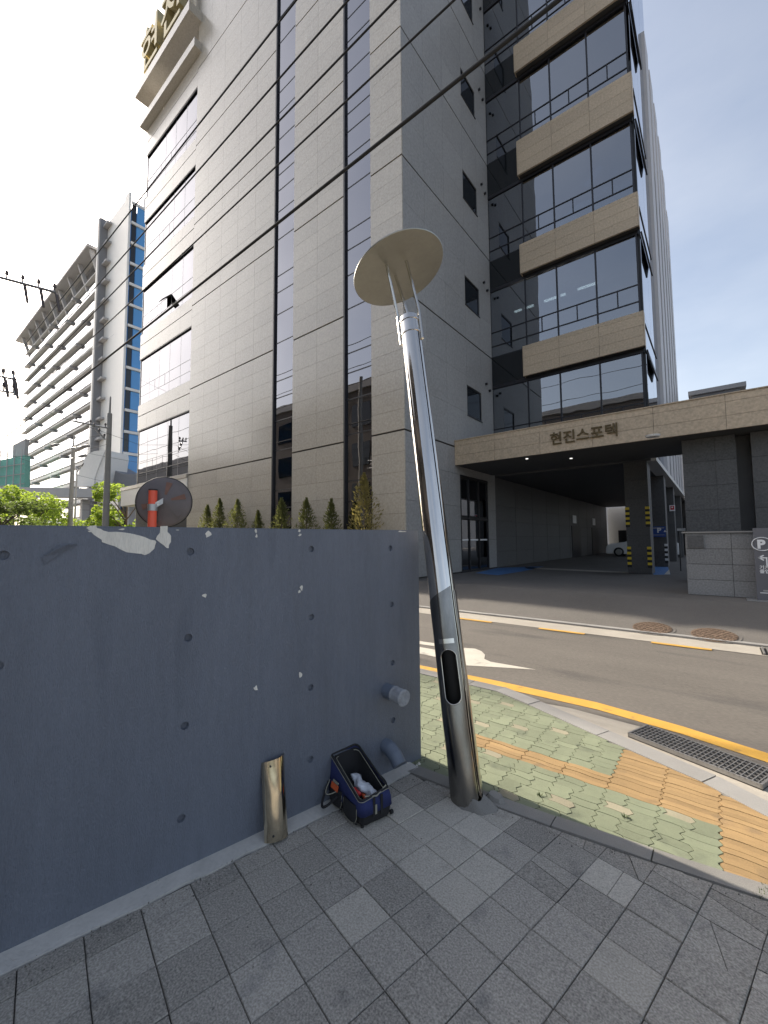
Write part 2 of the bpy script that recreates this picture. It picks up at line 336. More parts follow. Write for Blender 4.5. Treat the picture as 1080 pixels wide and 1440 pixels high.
# near gutter, kerb, grate
gut = sheet('gutter_apron', [(-1.75, 4.33), (-1.2, 4.40), (-.55, 4.345), (-.05, 4.22), (.7, 3.93), (2.5, 3.2), (2.3, 2.6), (.3, 3.3), (-.62, 3.75), (-1.5, 4.15)], RZ+.007, 'concrete_pale', kind='structure')
KI = [(-30, 4.23), (-2.22, 4.24), (-1.9, 4.24), (-1.5, 4.09), (-.84, 3.80), (-.15, 3.51), (.16, 3.31), (.75, 2.98), (1.6, 2.6), (4, 1.9)]
kerb = thing('near_kerb', (-1, 3.9, -.06), 'curved grey kerb between green sidewalk and road', 'kerb'); del kerb['category']; kerb['kind'] = 'structure'
def kerb_run(pts, off, seg=.9):
    P = [Vector((*p, 0)) for p in pts]; st = []
    for a, b in zip(P, P[1:]):
        k = max(1, round((b-a).length/seg)); st += [a.lerp(b, i/k) for i in range(k)]
    st.append(P[-1]); out = []
    for i, p in enumerate(st):
        t = (st[min(i+1, len(st)-1)]-st[max(i-1, 0)]).normalized(); out.append((p, p+Vector((-t.y, t.x, 0))*off))
    return out
ks = kerb_run(KI, .165)
for (a, a2), (b, b2) in zip(ks, ks[1:]):
    e = (b-a).normalized()*.004
    z = .008+R.uniform(-.004, .004)
    slab('kerb_stone', [(a+e)[:2], (b-e)[:2], (b2-e)[:2], (a2+e)[:2]], -.16, z, 'kerb_granite', kerb)
gr = thing('drain_grate', (-.25, 3.8, RZ), 'long grey steel drain grate beside the curved kerb', 'drain grate')
g0 = G(883, 1035, -.045); g1 = G(1059, 1105, -.045); ga = (g1-g0).normalized(); gb = Vector((-ga.y, ga.x, 0)); gl, gw = (g1-g0).length+.05, .30
MB().fbox(g0+Vector((0, 0, -.006)), ga*gl, gb*gw, (0, 0, .003)).build('pit_shade', 'guard_black', gr)  # flat black sheet standing in for shade below the bars
mb = MB()
for a, b in ((g0, ga*gl), (g0+gb*(gw-.014), ga*gl)): mb.fbox(a, b, gb*.014, (0, 0, .03))
for t in (0, gl-.014): mb.fbox(g0+ga*t, ga*.014, gb*gw, (0, 0, .0305))
mb.build('frame', 'grate_steel', gr)
for i in range(1, 6): MB().fbox(g0+gb*(gw*i/6)+Vector((0, 0, .0)), ga*gl, gb*.007, (0, 0, .027)).build('bar', 'grate_steel', gr)
for i in range(1, 28): MB().fbox(g0+ga*(gl*i/28)+Vector((0, 0, .016)), ga*.006, gb*gw, (0, 0, .0125)).build('cross_bar', 'grate_steel', gr)
gd = thing('drain_grate', (.9, 8.2, RZ), 'small grey drain grate set in the pale strip of the far kerb', 'drain grate')
box('pit_shade', .42, 1.1, 8.02, 8.5, RZ+.008, RZ+.010, 'guard_black', gd)  # black sheet as painted shade under this grate
for i in range(12): pbox('bar', .44+i*.055, .46+i*.055, 8.03, 8.49, RZ+.010, RZ+.03, 'grate_steel', gd)
for (x, y, r_, lab) in ((917, 883.5, .30, 'rusty round manhole cover on the forecourt, further from the dark parking board'), (1004, 893.5, .31, 'rusty round manhole cover on the forecourt, nearer the dark parking board')):
    c = on_ramp(x, y); sl = Vector((0, 1, .345/2.1)).normalized(); ex = Vector((1, 0, 0)); nz_ = ex.cross(sl)
    mh = thing('manhole_cover', c, lab, 'manhole cover', 'manhole covers on the forecourt')
    mb = MB(); mb.tube([c-nz_*.02, c+nz_*.006], r_+.05, 40); mb.build('collar', 'asphalt_old', mh)
    mb = MB(); mb.tube([c, c+nz_*.012], r_, 40); mb.build('lid', 'iron_rust', mh)
    for k in range(4):
        rr = r_*(.22+.22*k); cnt = 6+6*k
        mb = MB()
        for j in range(cnt):
            an = 2*pi*j/cnt; q = c + (ex*cos(an)+sl*sin(an))*rr + nz_*.012; d1 = ex*cos(an)+sl*sin(an); d2 = nz_.cross(d1)
            mb.fbox(q-d1*.022-d2*.022, d1*.044, d2*.044, nz_*.007)
        mb.build('stud_ring', 'iron_rust', mh)
# ---- near sidewalk of interlocking pavers
LOW = [(-30, 2.53), (-1.72, 2.53), (-1.1, 2.55), (-.77, 2.575), (-.27, 2.625), (.1, 2.675), (.8, 2.76), (3, 3.0)]
def lowY(x): return interp(LOW, x)
def kerbY(x): return interp(KI, x)
sw = sheet('sidewalk', [(-30, 2.3), (1.9, 2.3), (1.9, 2.5), (.75, 3.0), (.16, 3.34), (-.15, 3.54), (-.84, 3.83), (-1.5, 4.12), (-1.9, 4.27), (-30, 4.26)], -.012, 'paver_joint', kind='structure')
CW, MH = .285, .138; XO, YO = -.06, 3.05-4*.138
def tri(u): u = u % 1.0; return 4*u-1 if u < .5 else 3-4*u
def warp(x, y): return (x+.0115*tri((y-YO)/(MH/2)), y+.0055*sin(2*pi*(x-XO)/CW*1.0))
def paver_poly(x0, x1, y0, y1):
    gx, gy = .0028, .0013; x0 += gx; x1 -= gx; y0 += gy; y1 -= gy; nx = max(2, round((x1-x0)/.04)); ny = max(2, round((y1-y0)/(MH/8)))
    e = [(x0+(x1-x0)*i/nx, y0) for i in range(nx)]+[(x1, y0+(y1-y0)*i/ny) for i in range(ny)]+[(x1-(x1-x0)*i/nx, y1) for i in range(nx)]+[(x0, y1-(y1-y0)*i/ny) for i in range(ny)]
    return [warp(*p) for p in e]
cells = []
for i in range(-11, 5):
    for j in range(0, 13):
        xa, ya = XO+i*CW, YO+j*MH; h2 = MH/2; t3 = MH/3
        field = (i >= 0) or (i >= -2 and j >= 4)
        if field or (j == 4 and -6 <= i < -2): cells += [(xa, xa+CW, ya+k*t3, ya+(k+1)*t3, 'paver_orange') for k in range(3)]
        elif j == 5 and -6 <= i < -2: cells += [(xa, xa+CW, ya, ya+t3, 'paver_orange'), (xa, xa+.16, ya+t3, ya+MH, 'paver_green'), (xa+.16, xa+CW, ya+t3, ya+MH, 'paver_green')]
        elif (i+j) % 2: cells += [(xa, xa+.122, ya, ya+MH, 'paver_green'), (xa+.122, xa+CW, ya, ya+h2, 'paver_green'), (xa+.122, xa+CW, ya+h2, ya+MH, 'paver_green')]
        else: cells += [(xa, xa+.165, ya, ya+h2, 'paver_green'), (xa+.03, xa+.165, ya+h2, ya+MH, 'paver_beige' if (i*3+j*5) % 4 < 2 else 'paver_green'), (xa, xa+.03, ya+h2, ya+MH, 'paver_green'), (xa+.165, xa+CW, ya, ya+MH, 'paver_green')]
far_pv = {}
for (x0, x1, y0, y1, m) in cells:
    cx, cy = (x0+x1)/2, (y0+y1)/2
    if cx < -3.25 or cx > 1.25 or cy > kerbY(cx)+.06 or y1 < lowY(cx): continue
    pl = paver_poly(x0, x1, y0, y1)
    for p, q in zip(LOW, LOW[1:]):
        if p[0] <= cx <= q[0]: pl = above(pl, p, q)
    if len(pl) < 3 or area(pl) < .0006: continue
    z = R.uniform(-.0015, .0015)
    if -2.35 < cx < .42: slab('paver', pl, -.04, z, m, sw)
    else: far_pv.setdefault(m, MB()).prism([(p[0], p[1], -.04) for p in pl], (0, 0, .04+z))
for m, mb in far_pv.items(): mb.build('paver_field', m, sw, kind='stuff')
sheet('sidewalk_beyond', [(-30, 2.5), (-3.23, 2.5), (-3.23, 4.24), (-30, 4.24)], -.002, 'paver_green', kind='structure')
# slab strip between the pavers and the plaza
edge = thing('edge_strip', (-.5, 2.5, 0), 'row of flat grey edging slabs between plaza tiles and green pavers', 'edging'); del edge['category']; edge['kind'] = 'structure'
xs = [-1.95, -1.72, -1.42, -1.2, -.8, -.33, .2, .7, 1.2, 1.7, 2.3, 3]
SWD = .105
for a, b in zip(xs, xs[1:]):
    slab('edging_slab', [(a+.003, lowY(a)-SWD), (b-.003, lowY(b)-SWD), (b-.003, lowY(b)-.003), (a+.003, lowY(a)-.003)], -.05, .006+R.uniform(-.003, .003), 'slab_grey', edge)
# plaza of square granite tiles, laid parallel to the blue wall
WTH = radians(11.99); E2 = Vector((sin(WTH), cos(WTH), 0)); EN = Vector((cos(WTH), -sin(WTH), 0)); W0 = Vector((-2.11, 1.06, 0))
def W(s, z, d=0.): return W0 + E2*s + EN*d + SW*z
def wl(x, y):
    d = ray(x, y); t = (W0-CAM).dot(EN)/d.dot(EN); p = CAM + d*t; return ((p-W0).dot(E2), p.z)
plaza = sheet('plaza', [(-6, -12), (12, -12), (12, 3.2), (3, 2.92), (.1, 2.60), (-1.1, 2.47), (-2.4, 2.48), (-2.6, 0)], -.011, 'grout', kind='structure')
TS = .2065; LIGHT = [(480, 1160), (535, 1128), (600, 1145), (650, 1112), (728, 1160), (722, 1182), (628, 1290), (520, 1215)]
ds = [.105, .222]+[.222+TS*k for k in range(1, 16)]
cnt = 0
for bi, (d0, d1) in enumerate(zip(ds, ds[1:])):
    sh = 0
    for k in range(-8, 13):
        s0, s1 = -.003+.2035*k+sh, -.003+.2035*(k+1)+sh
        cpt = W((s0+s1)/2, 0, (d0+d1)/2)
        if cpt.x > 1.05 or cpt.y < -.3 or cpt.y > 3.2: continue
        g = .0018
        pl = [W(s0+g, 0, d0+g)[:2], W(s0+g, 0, d1-g)[:2], W(s1-g, 0, d1-g)[:2], W(s1-g, 0, d0+g)[:2]]
        cl = pl
        for p, q in zip(LOW, LOW[1:]):
            if p[0] <= cpt.x <= q[0]: cl = below(pl, (p[0], p[1]-SWD-.004), (q[0], q[1]-SWD-.004))
        if len(cl) < 3 or area(cl) < .0015: continue
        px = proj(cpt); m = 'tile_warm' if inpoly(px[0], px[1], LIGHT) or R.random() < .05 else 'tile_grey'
        z = R.uniform(-.0025, .0025); cnt += 1
        if lowY(cpt.x)-cpt.y < .62 and cpt.x > -.75 and R.random() < .55:      # cut pieces along the edge
            an = R.uniform(-.5, .5)+(pi/2 if R.random() < .35 else 0); q0 = (cpt.x+R.uniform(-.03, .03), cpt.y+R.uniform(-.03, .03)); q1 = (q0[0]+cos(an), q0[1]+sin(an)); nx, ny = -sin(an)*.0016, cos(an)*.0016
            for part in (below(cl, (q0[0]-nx, q0[1]-ny), (q1[0]-nx, q1[1]-ny)), above(cl, (q0[0]+nx, q0[1]+ny), (q1[0]+nx, q1[1]+ny))):
                if len(part) > 2 and area(part) > .0008: slab('paving_tile', part, -.03, z+R.uniform(-.003, .003), m, plaza)
        elif area(cl) > area(pl)*.999:
            o = piece('paving_tile', (cpt.x, cpt.y, z), ((d1-d0)-2*g, (s1-s0)-2*g, .03), m, plaza, rotz=-WTH, kind='tile'); o.rotation_euler = (R.uniform(-.005, .005), R.uniform(-.005, .005), -WTH+R.uniform(-.006, .006))
        else: slab('paving_tile', cl, -.03, z, m, plaza)
sheet('plaza_beyond', [(1.16, -12), (12, -12), (12, 3.9), (3.2, 2.9), (1.16, 2.66)], -.002, 'tile_grey', kind='structure')
sheet('plaza_behind', [(-6, -12), (1.16, -12), (1.16, -.42), (-6, -.42)], -.002, 'tile_grey', kind='structure')
# weeds in the joints
wd = MB()
for (x, y) in ((218, 1243), (221, 1240), (1075, 1258), (1078, 1250), (1070, 1262), (880, 1150), (760, 1120), (505, 1045)):
    c = G(x, y)
    for i in range(26):
        a = R.uniform(0, 2*pi); r_ = R.uniform(0, .02); h = R.uniform(.006, .022); p = c+Vector((cos(a)*r_, sin(a)*r_, 0)); q = Vector((cos(a+1), sin(a+1), 0))*.0025
        wd.add([p-q, p+q, p+Vector((cos(a), sin(a), 0))*h*.6+SW*h], [(0, 1, 2)])
wd.build('weeds', 'moss', label='tufts of small green weeds in the paving joints', kind='stuff')
# loose grit swept against the wall, the edging and the lamp foot
gt = MB()
for i in range(420):
    k = R.random()
    if k < .45: c = W(R.uniform(-1.2, 1.5), 0, .09+abs(R.gauss(0, .06)))
    elif k < .75: x = R.uniform(-1.7, .9); c = Vector((x, lowY(x)-SWD-abs(R.gauss(0, .05)), 0))
    else: c = W(R.uniform(-1.2, 1.3), 0, R.uniform(.1, 2.2))
    r_ = R.uniform(.0012, .0042); a0 = R.uniform(0, 6)
    gt.add([c+Vector((cos(a0+2*pi*q/4)*r_*R.uniform(.6, 1.2), sin(a0+2*pi*q/4)*r_, .001)) for q in range(4)]+[c+SW*(r_*1.1+.003)], [[q, (q+1) % 4, 4] for q in range(4)])
gt.build('grit', 'asphalt_old', label='loose dark grit scattered on the plaza tiles', kind='stuff')
# ================================================================ THE BLUE WALL
WH = 1.673; S0, S1 = -4.2, 1.617
wall = thing('concrete_wall', W(S1, 0, -.1), 'low slate-blue painted concrete wall with peeling paint and round tie holes', 'wall')
me_w = MB().fbox(W(S0, -.1, -.2), E2*(S1-S0), EN*.2, SW*(WH+.1))
face = me_w.build('wall_face', 'blue_wall', wall)
ties = [(-.011, 1.548), (-.011, 1.114), (-.017, .684), (-.023, .246), (.691, 1.549), (.694, 1.132), (.691, .711), (.693, .291), (1.332, 1.542), (1.341, 1.143), (1.344, .736), (1.346, .341), (-.72, 1.55), (-.72, 1.11), (-.72, .68), (-.72, .25)]
cut = MB()
for s, z in ties:
    dd = R.uniform(.014, .020); cut.tube([W(s, z, -dd), W(s, z, .03)], [.017, .0235], 18)
cut = cut.build('cutter', 'blue_wall')
def boolean(o, c):
    md = o.modifiers.new('b', 'BOOLEAN'); md.object = c; md.operation = 'DIFFERENCE'; md.solver = 'EXACT'
    dg = bpy.context.evaluated_depsgraph_get(); dg.update()
    nm = bpy.data.meshes.new_from_object(o.evaluated_get(dg)); o.modifiers.clear(); o.data = nm
    bpy.data.objects.remove(c)
bpy.context.view_layer.update(); boolean(face, cut)
bm = bmesh.new(); bm.from_mesh(face.data)
be = [e for e in bm.edges if e.is_manifold and abs(e.calc_face_angle(0)-pi/2) < .05 and e.calc_length() > .15]
bmesh.ops.bevel(bm, geom=be, offset=.006, segments=2, affect='EDGES'); bm.to_mesh(face.data); bm.free()
def wpatch(name, px, m, d=.0016, parent=None):
    pl = [wl(*p) for p in px]; pts = [W(s, z, d-.006) for s, z in pl]
    return MB().prism(pts, EN*.006).build(name, m, parent or wall)
zz = lambda pl: [(110+x/7.2, 730+y/7.2) for x, y in pl]
wpatch('peeled_patch', zz([(80, 90), (120, 68), (180, 64), (190, 90), (225, 98), (260, 118), (310, 130), (380, 128), (440, 132), (500, 140), (560, 152), (620, 166), (680, 185), (730, 208), (780, 217), (790, 235), (778, 262), (770, 300), (745, 322), (720, 345), (675, 365), (640, 352), (570, 345), (490, 335), (430, 308), (370, 275), (300, 254), (240, 232), (238, 210), (160, 160), (120, 118)]), 'bare_cement')
wpatch('peeled_patch', zz([(835, 71), (905, 70), (903, 130), (925, 150), (940, 170), (938, 230), (918, 262), (915, 295), (895, 292), (862, 262), (830, 240), (785, 202), (800, 170), (825, 140)]), 'bare_cement')
# flap of lifted paint beside the big patch
fl = [(60, 783), (78, 772), (95, 766), (108, 765), (104, 770), (88, 777), (72, 787), (62, 795)]
pl = [wl(*p) for p in fl]; mb = MB(); n_ = len(pl)
dd = [.012, .018, .02, .006, .004, .004, .004, .002]
mb.add([W(s, z, dd[i]) for i, (s, z) in enumerate(pl)] + [W(s, z, .001) for s, z in pl], [list(range(n_))[::-1]] + [[i, (i+1) % n_, n_+(i+1) % n_, n_+i] for i in range(n_)])
mb.build('lifted_paint_flap', 'blue_wall', wall)
for (x, y, sx, sy) in ((292, 752, 5, 5), (360, 747, 2.6, 3), (360.5, 754, 2.4, 3), (421, 747, 2.2, 2.4), (422, 752, 2.6, 2.4), (288, 838, 4, 3), (424, 827, 4.2, 3.2), (421, 832, 2.2, 2.4), (360, 968, 3.4, 4.8), (422, 949, 2.6, 4.2), (566, 747.5, 6, 1.2), (128, 747, 4, 1.5), (172, 744.5, 5, 1.6), (250, 745.5, 3, 1)):
    k = 9; pp = [(x+sx*cos(2*pi*i/k)*R.uniform(.35, 1.25), y+sy*sin(2*pi*i/k)*R.uniform(.35, 1.25)) for i in range(k)]
    wpatch('paint_chip', pp, 'bare_cement')
# pale mortar strip at the foot of the wall
mb = MB(); N = 60; prof = []
for i in range(N+1):
    s = S0+(1.50-S0)*i/N; j = .006*sin(i*1.7)+.005*sin(i*4.1); prof.append((s, .098+j))
pts = [W(s, .012, -.01) for s, _ in prof]+[W(s, .004, d) for s, d in prof]+[W(s, -.02, d) for s, d in prof]; n_ = N+1
mb.add(pts, [[i, n_+i, n_+i+1, i+1] for i in range(N)]+[[n_+i, 2*n_+i, 2*n_+i+1, n_+i+1] for i in range(N)]); mb.build('foot_strip', 'base_strip', wall)
# drain pipes sticking out near the end
pb = W(1.285, .560, -.02); mb = MB(); mb.tube([pb, pb+EN*.02, pb+EN*.10, pb+EN*.105], [.050, .048, .048, .046], 24)
pu = mb.build('drain_pipe', 'pipe_plastic', wall, smooth=False)
pe = pb+EN*.103; a_ = (EN+Vector((0, 0, -.03))).normalized(); mb = MB(); mb.tube([pe, pe+a_*.008, pe+a_*.02, pe+a_*.085, pe+a_*.09, pe+a_*.10, pe+a_*.104], [.050, .054, .051, .052, .055, .054, .046], 24)
mb.build('pipe_coupling', 'pipe_end', pu)
pb = W(1.275, .195, -.02); mb = MB(); q = [pb, pb+EN*.03, pb+EN*.07+SW*-.006, pb+EN*.12+SW*-.03, pb+EN*.165+SW*-.075]; mb.tube(q, [.048]*5, 24)
mb.build('drain_pipe', 'pipe_plastic', wall, smooth=False)
for i in range(12):
    c = G(R.uniform(556, 592), R.uniform(1068, 1082)); mb = MB(); r_ = R.uniform(.006, .018)
    mb.add([c+Vector((cos(2*pi*k/5)*r_, sin(2*pi*k/5)*r_, 0)) for k in range(5)]+[c+Vector((0, 0, r_*1.2))], [[k, (k+1) % 5, 5] for k in range(5)])
    props(mb.build('mortar_crumb', 'bare_cement'), 'small pale crumb of broken mortar at the foot of the blue wall end', 'rubble', 'mortar crumbs at the wall end')
# ================================================================ LEANING LAMP POST
B0 = Vector((-1.275, 2.40, -.03)); T0 = CAM + ray(575.5, 449)*3.6; AX = (T0-B0).normalized(); PL = (T0-B0).length
CU = (CAM-B0); CU = (CU-AX*CU.dot(AX)).normalized(); CV = AX.cross(CU)
if CV.dot(RT) < 0: CV = -CV
def pr_(t, phi, r): return B0 + AX*t + (CU*cos(phi)+CV*sin(phi))*r
def prad(t): return .0965 - .0125*t/PL
lamp = thing('lamp_post', B0, 'leaning polished steel lamp post with round disc head and open oval access hole', 'lamp post')
NT, NA = 90, 64; v = []; f = []
for layer in (0, 1):
    for i in range(NT+1):
        t = PL*(i/NT)**1.15
        for k in range(NA):
            ph = 2*pi*k/NA; r_ = prad(t) - layer*.005
            dam = max(0, 1-t/1.5)
            r_ += dam*(.0028*sin(3*ph+5*t)+.0022*sin(7*t+ph*2)+.0012*sin(17*t-ph*4)) + .0004*sin(9*t+2*ph)
            v.append(pr_(t, ph, r_))
n1 = (NT+1)*NA
for layer in (0, 1):
    for i in range(NT):
        for k in range(NA):
            a, b = layer*n1+i*NA+k, layer*n1+i*NA+(k+1) % NA; q = [a, b, b+NA, a+NA]; f.append(q if layer == 0 else q[::-1])
for i in (0, NT):
    for k in range(NA):
        a, b = i*NA+k, i*NA+(k+1) % NA; q = [a, b, b+n1, a+n1]; f.append(q[::-1] if i == 0 else q)
shaft = obj('shaft', v, f, 'steel', lamp, smooth=True)
bm = bmesh.new(); bm.from_mesh(shaft.data); bmesh.ops.recalc_face_normals(bm, faces=bm.faces); bm.to_mesh(shaft.data); bm.free()
# oval access hole and the long open seam
HT0, HT1, HP, HW = .585, .915, radians(-6), .048
def oval(t0, t1, hw, n=28):
    pts = []
    for i in range(n):
        a = 2*pi*i/n; x = cos(a); y = sin(a); L_ = (t1-t0)/2-hw; pts.append((hw*x, (t0+t1)/2+(L_ if y > 0 else -L_)+hw*y))
    return pts
hu = CU*cos(HP)+CV*sin(HP); hv = CU*-sin(HP)+CV*cos(HP)
cut = MB(); cut.prism([B0+AX*y+hv*x+hu*.03 for x, y in oval(HT0, HT1, HW)], hu*.2)
cut = cut.build('cutter', 'steel'); bpy.context.view_layer.update(); boolean(shaft, cut)
SP = radians(47); su = CU*cos(SP)+CV*sin(SP); sv = CU*-sin(SP)+CV*cos(SP)
cut = MB().fbox(B0+AX*-.05+su*.06-sv*.006, AX*(PL-.10), sv*.012, su*.1).build('cutter', 'steel'); bpy.context.view_layer.update(); boolean(shaft, cut)
sm = shaft.data; sm.polygons.foreach_set('use_smooth', [True]*len(sm.polygons))
bm = bmesh.new(); bm.from_mesh(sm)
for e in bm.edges: e.smooth = (e.calc_face_angle(0) < radians(30))
bm.to_mesh(sm); bm.free()
# dull inner steel exposed where the cover is off, and an added black core as shade in the hole
v = []; f = []; na, nt_ = 26, 26
for lay in (.0004, .0026):
    for i in range(nt_+1):
        t = .01+1.27*i/nt_
        for k in range(na+1):
            ph = radians(-88)+radians(128)*k/na; dam = max(0, 1-t/1.5); tt_ = t+(.10*(k/na-.5) if i == nt_ else 0)
            r_ = prad(t)+lay+dam*(.0028*sin(3*ph+5*t)+.0022*sin(7*t+ph*2)+.0012*sin(17*t-ph*4))+.0004*sin(9*t+2*ph)
            v.append(pr_(tt_, ph, r_))
s_ = (na+1)*(nt_+1)
for i in range(nt_):
    for k in range(na):
        a = i*(na+1)+k; q = [a, a+1, a+na+2, a+na+1]; f += [q[::-1], [x+s_ for x in q]]
for i in range(nt_):
    for k in (0, na): a = i*(na+1)+k; f.append([a, a+na+1, a+na+1+s_, a+s_])
for k in range(na):
    for i in (0, nt_): a = i*(na+1)+k; f.append([a, a+1, a+1+s_, a+s_])
lin = obj('exposed_liner', v, f, 'steel_dull', lamp, smooth=True)
bm = bmesh.new(); bm.from_mesh(lin.data); bmesh.ops.recalc_face_normals(bm, faces=bm.faces); bm.to_mesh(lin.data); bm.free()
cut = MB(); cut.prism([B0+AX*y+hv*x+hu*.03 for x, y in oval(HT0, HT1, HW)], hu*.2)
cut = cut.build('cutter', 'steel'); bpy.context.view_layer.update(); boolean(lin, cut)
lin.data.polygons.foreach_set('use_smooth', [True]*len(lin.data.polygons))
bm = bmesh.new(); bm.from_mesh(lin.data)
for e in bm.edges: e.smooth = (e.calc_face_angle(0) < radians(30))
bm.to_mesh(lin.data); bm.free()
mb = MB(); mb.tube([pr_(.02, 0, 0), pr_(PL-.1, 0, 0)], [.060, .050], 24); mb.build('hole_shade_core', 'guard_black', lamp, smooth=True)  # black filler added so the hole reads as deep shade
# raised rim of the hole
mb = MB(); pts = []
for x, y in oval(HT0-.002, HT1+.002, HW+.003, 40):
    ph = HP+math.asin(max(-1, min(1, x/(prad(y)+.001)))); pts.append(pr_(y, ph, prad(y)+.0015))
mb.tube(pts+[pts[0]], .0042, 8, cap=False); mb.build('hole_rim', 'steel_worn', lamp, smooth=True)
# mounting lip above the hole and worn backing band
def arc_plate(t0, t1, p0, p1, off, th, m, name, n=18, nt=2, parent=lamp):
    v = []; f = []
    for i in range(nt+1):
        t = t0+(t1-t0)*i/nt
        for lay in (off, off+th):
            for k in range(n+1):
                ph = p0+(p1-p0)*k/n; v.append(pr_(t, ph, prad(t)+lay))
    w_ = n+1
    for i in range(nt):
        for k in range(n):
            a = i*2*w_+k; f += [[a, a+2*w_, a+2*w_+1, a+1], [a+w_, a+w_+1, a+3*w_+1, a+3*w_]]
        for k in (0, n): a = i*2*w_+k; f.append([a, a+w_, a+3*w_, a+2*w_])
    for i in (0, nt):
        for k in range(n): a = i*2*w_+k; f.append([a, a+1, a+w_+1, a+w_])
    return obj(name, v, f, m, parent, smooth=False)
arc_plate(.955, .985, radians(-38), radians(24), .001, .004, 'steel_worn', 'cover_bracket')
arc_plate(.02, 1.3, radians(60), radians(100), .0015, .005, 'steel_worn', 'seam_strip', nt=10)
# rings at the top
for t in (PL-.17, PL-.045):
    mb = MB(); mb.tube([pr_(t-.012, 0, 0), pr_(t-.008, 0, 0), pr_(t+.008, 0, 0), pr_(t+.012, 0, 0)], [prad(t)+.001, prad(t)+.007, prad(t)+.007, prad(t)+.001], 48); mb.build('ring', 'steel', lamp, smooth=False)
mb = MB(); mb.tube([pr_(PL-.06, 0, 0), pr_(PL-.055, 0, 0)], [prad(PL)-.005]*2, 40); mb.build('top_plate', 'frame_dark', lamp)
# disc head
DN = Vector((-.345, -.106, 1)).normalized(); DC = CAM + ray(560.9, 381.5)*3.75; DR = .424
mb = MB(); mb.tube([DC, DC+DN*.004, DC+DN*.010, DC+DN*.012], [DR-.003, DR, DR, DR-.004], 96); mb.build('disc_head', 'steel_disc', lamp)
def disc_hit(x, y): d = ray(x, y); return CAM + d*((DC-CAM).dot(DN)/d.dot(DN))
def bar_(pts, wd_): mb = MB(); mb.tube(pts, wd_, 8); return mb.build('bracket_arm', 'steel_worn', lamp)
tt = PL-.10
for ph, mid, top in ((radians(-95), None, (543.5, 373)), (radians(72), None, (571, 367)), (radians(178), None, (556, 388))):
    a0 = pr_(tt-.14, ph, prad(tt)+.010); a1 = pr_(PL+.05, ph, prad(tt)+.012); d = disc_hit(*top)
    bar_([a0, a1, a1.lerp(d, .08)+AX*.01, d-DN*.02, d+DN*.001], .0135)
# mortar collar at the foot
mb = MB(); n_ = 30; v = []
for lay, (rr, zz_) in enumerate(((.098, .055), (.125, .045), (.19, .004), (.20, -.02))):
    for k in range(n_):
        a = 2*pi*k/n_; j = 1+.10*sin(3*a+1)+.06*sin(7*a); e = max(0, cos(a+.25)); r_ = rr*(1 if lay == 0 else (.48+.42*e)*j) if lay else rr
        r_ = max(r_, .099); v.append(Vector((B0.x+cos(a)*r_, B0.y+sin(a)*r_*.8, zz_*(.25+.75*e)*(1+.3*sin(5*a)) if zz_ > 0 else zz_)))
f = [[l*n_+k, (l+1)*n_+k, (l+1)*n_+(k+1) % n_, l*n_+(k+1) % n_] for l in range(3) for k in range(n_)]
obj('mortar_collar', v, f, 'slab_grey', lamp, smooth=True)
st_c = G(697, 1126)
mb = MB(); n_ = 9
v = [st_c+Vector((cos(2*pi*k/n_)*.06*R.uniform(.7, 1.1), sin(2*pi*k/n_)*.045*R.uniform(.7, 1.1), .0)) for k in range(n_)]; v += [p+Vector((0, 0, .035+R.uniform(-.01, .01)))+(st_c-p)*.25 for p in v]
mb.add(v, [[k, (k+1) % n_, n_+(k+1) % n_, n_+k] for k in range(n_)]+[[n_+k for k in range(n_)]])
props(mb.build('broken_stone', 'slab_grey'), 'lump of broken grey mortar beside the foot of the leaning lamp post', 'rubble')
# ================================================================ STEEL COVER LEANING ON THE WALL
cvr = thing('steel_cover', G(392, 1181), 'curved polished steel cover plate leaning upright against the blue wall', 'cover plate')
b1 = W(.435, .008, .115); t1 = W(.452, .385, .022); ca = (t1-b1); cl_ = ca.length; ca.normalize()
cw = E2*1.0; cw = (cw-ca*cw.dot(ca)).normalized(); cn = cw.cross(ca).normalized()
if cn.dot(EN) < 0: cn = -cn
NU, NV = 26, 26; v = []; f = []
for lay in (0, 1):
    for i in range(NV+1):
        for k in range(NU+1):
            th = (k/NU-.5)*radians(150); rr = .070-lay*.003; tv = i/NV
            wob = .0011*sin(tv*5+th*1.5)+.0005*sin(tv*13+th*3)
            slant = .018*(tv > .5)*(k/NU-.5)*2*(tv-.5)
            v.append(b1+ca*(cl_*tv+slant)+cw*(sin(th)*(rr+wob))+cn*(cos(th)*(rr+wob)-.045))
s_ = (NU+1)*(NV+1)
for i in range(NV):
    for k in range(NU):
        a = i*(NU+1)+k; q = [a, a+1, a+NU+2, a+NU+1]; f += [q, [x+s_ for x in q[::-1]]]
for i in range(NV):
    for k in (0, NU): a = i*(NU+1)+k; f.append([a, a+NU+1, a+NU+1+s_, a+s_])
for k in range(NU):
    for i in (0, NV): a = i*(NU+1)+k; f.append([a, a+1, a+1+s_, a+s_])
o = obj('curved_plate', v, f, 'steel_warm_sheen', cvr, smooth=True)
bm = bmesh.new(); bm.from_mesh(o.data); bmesh.ops.recalc_face_normals(bm, faces=bm.faces)
for e in bm.edges: e.smooth = (e.calc_face_angle(0) < radians(40))
bm.to_mesh(o.data); bm.free()
for k in (-1, 1):
    c = b1+ca*(.03 if k < 0 else cl_-.03)+cw*(-.034)+cn*(.0165)
    mb = MB(); mb.tube([c, c+cn*.0035], [.006, .005], 12); mb.build('screw_hole', 'frame_dark', cvr)
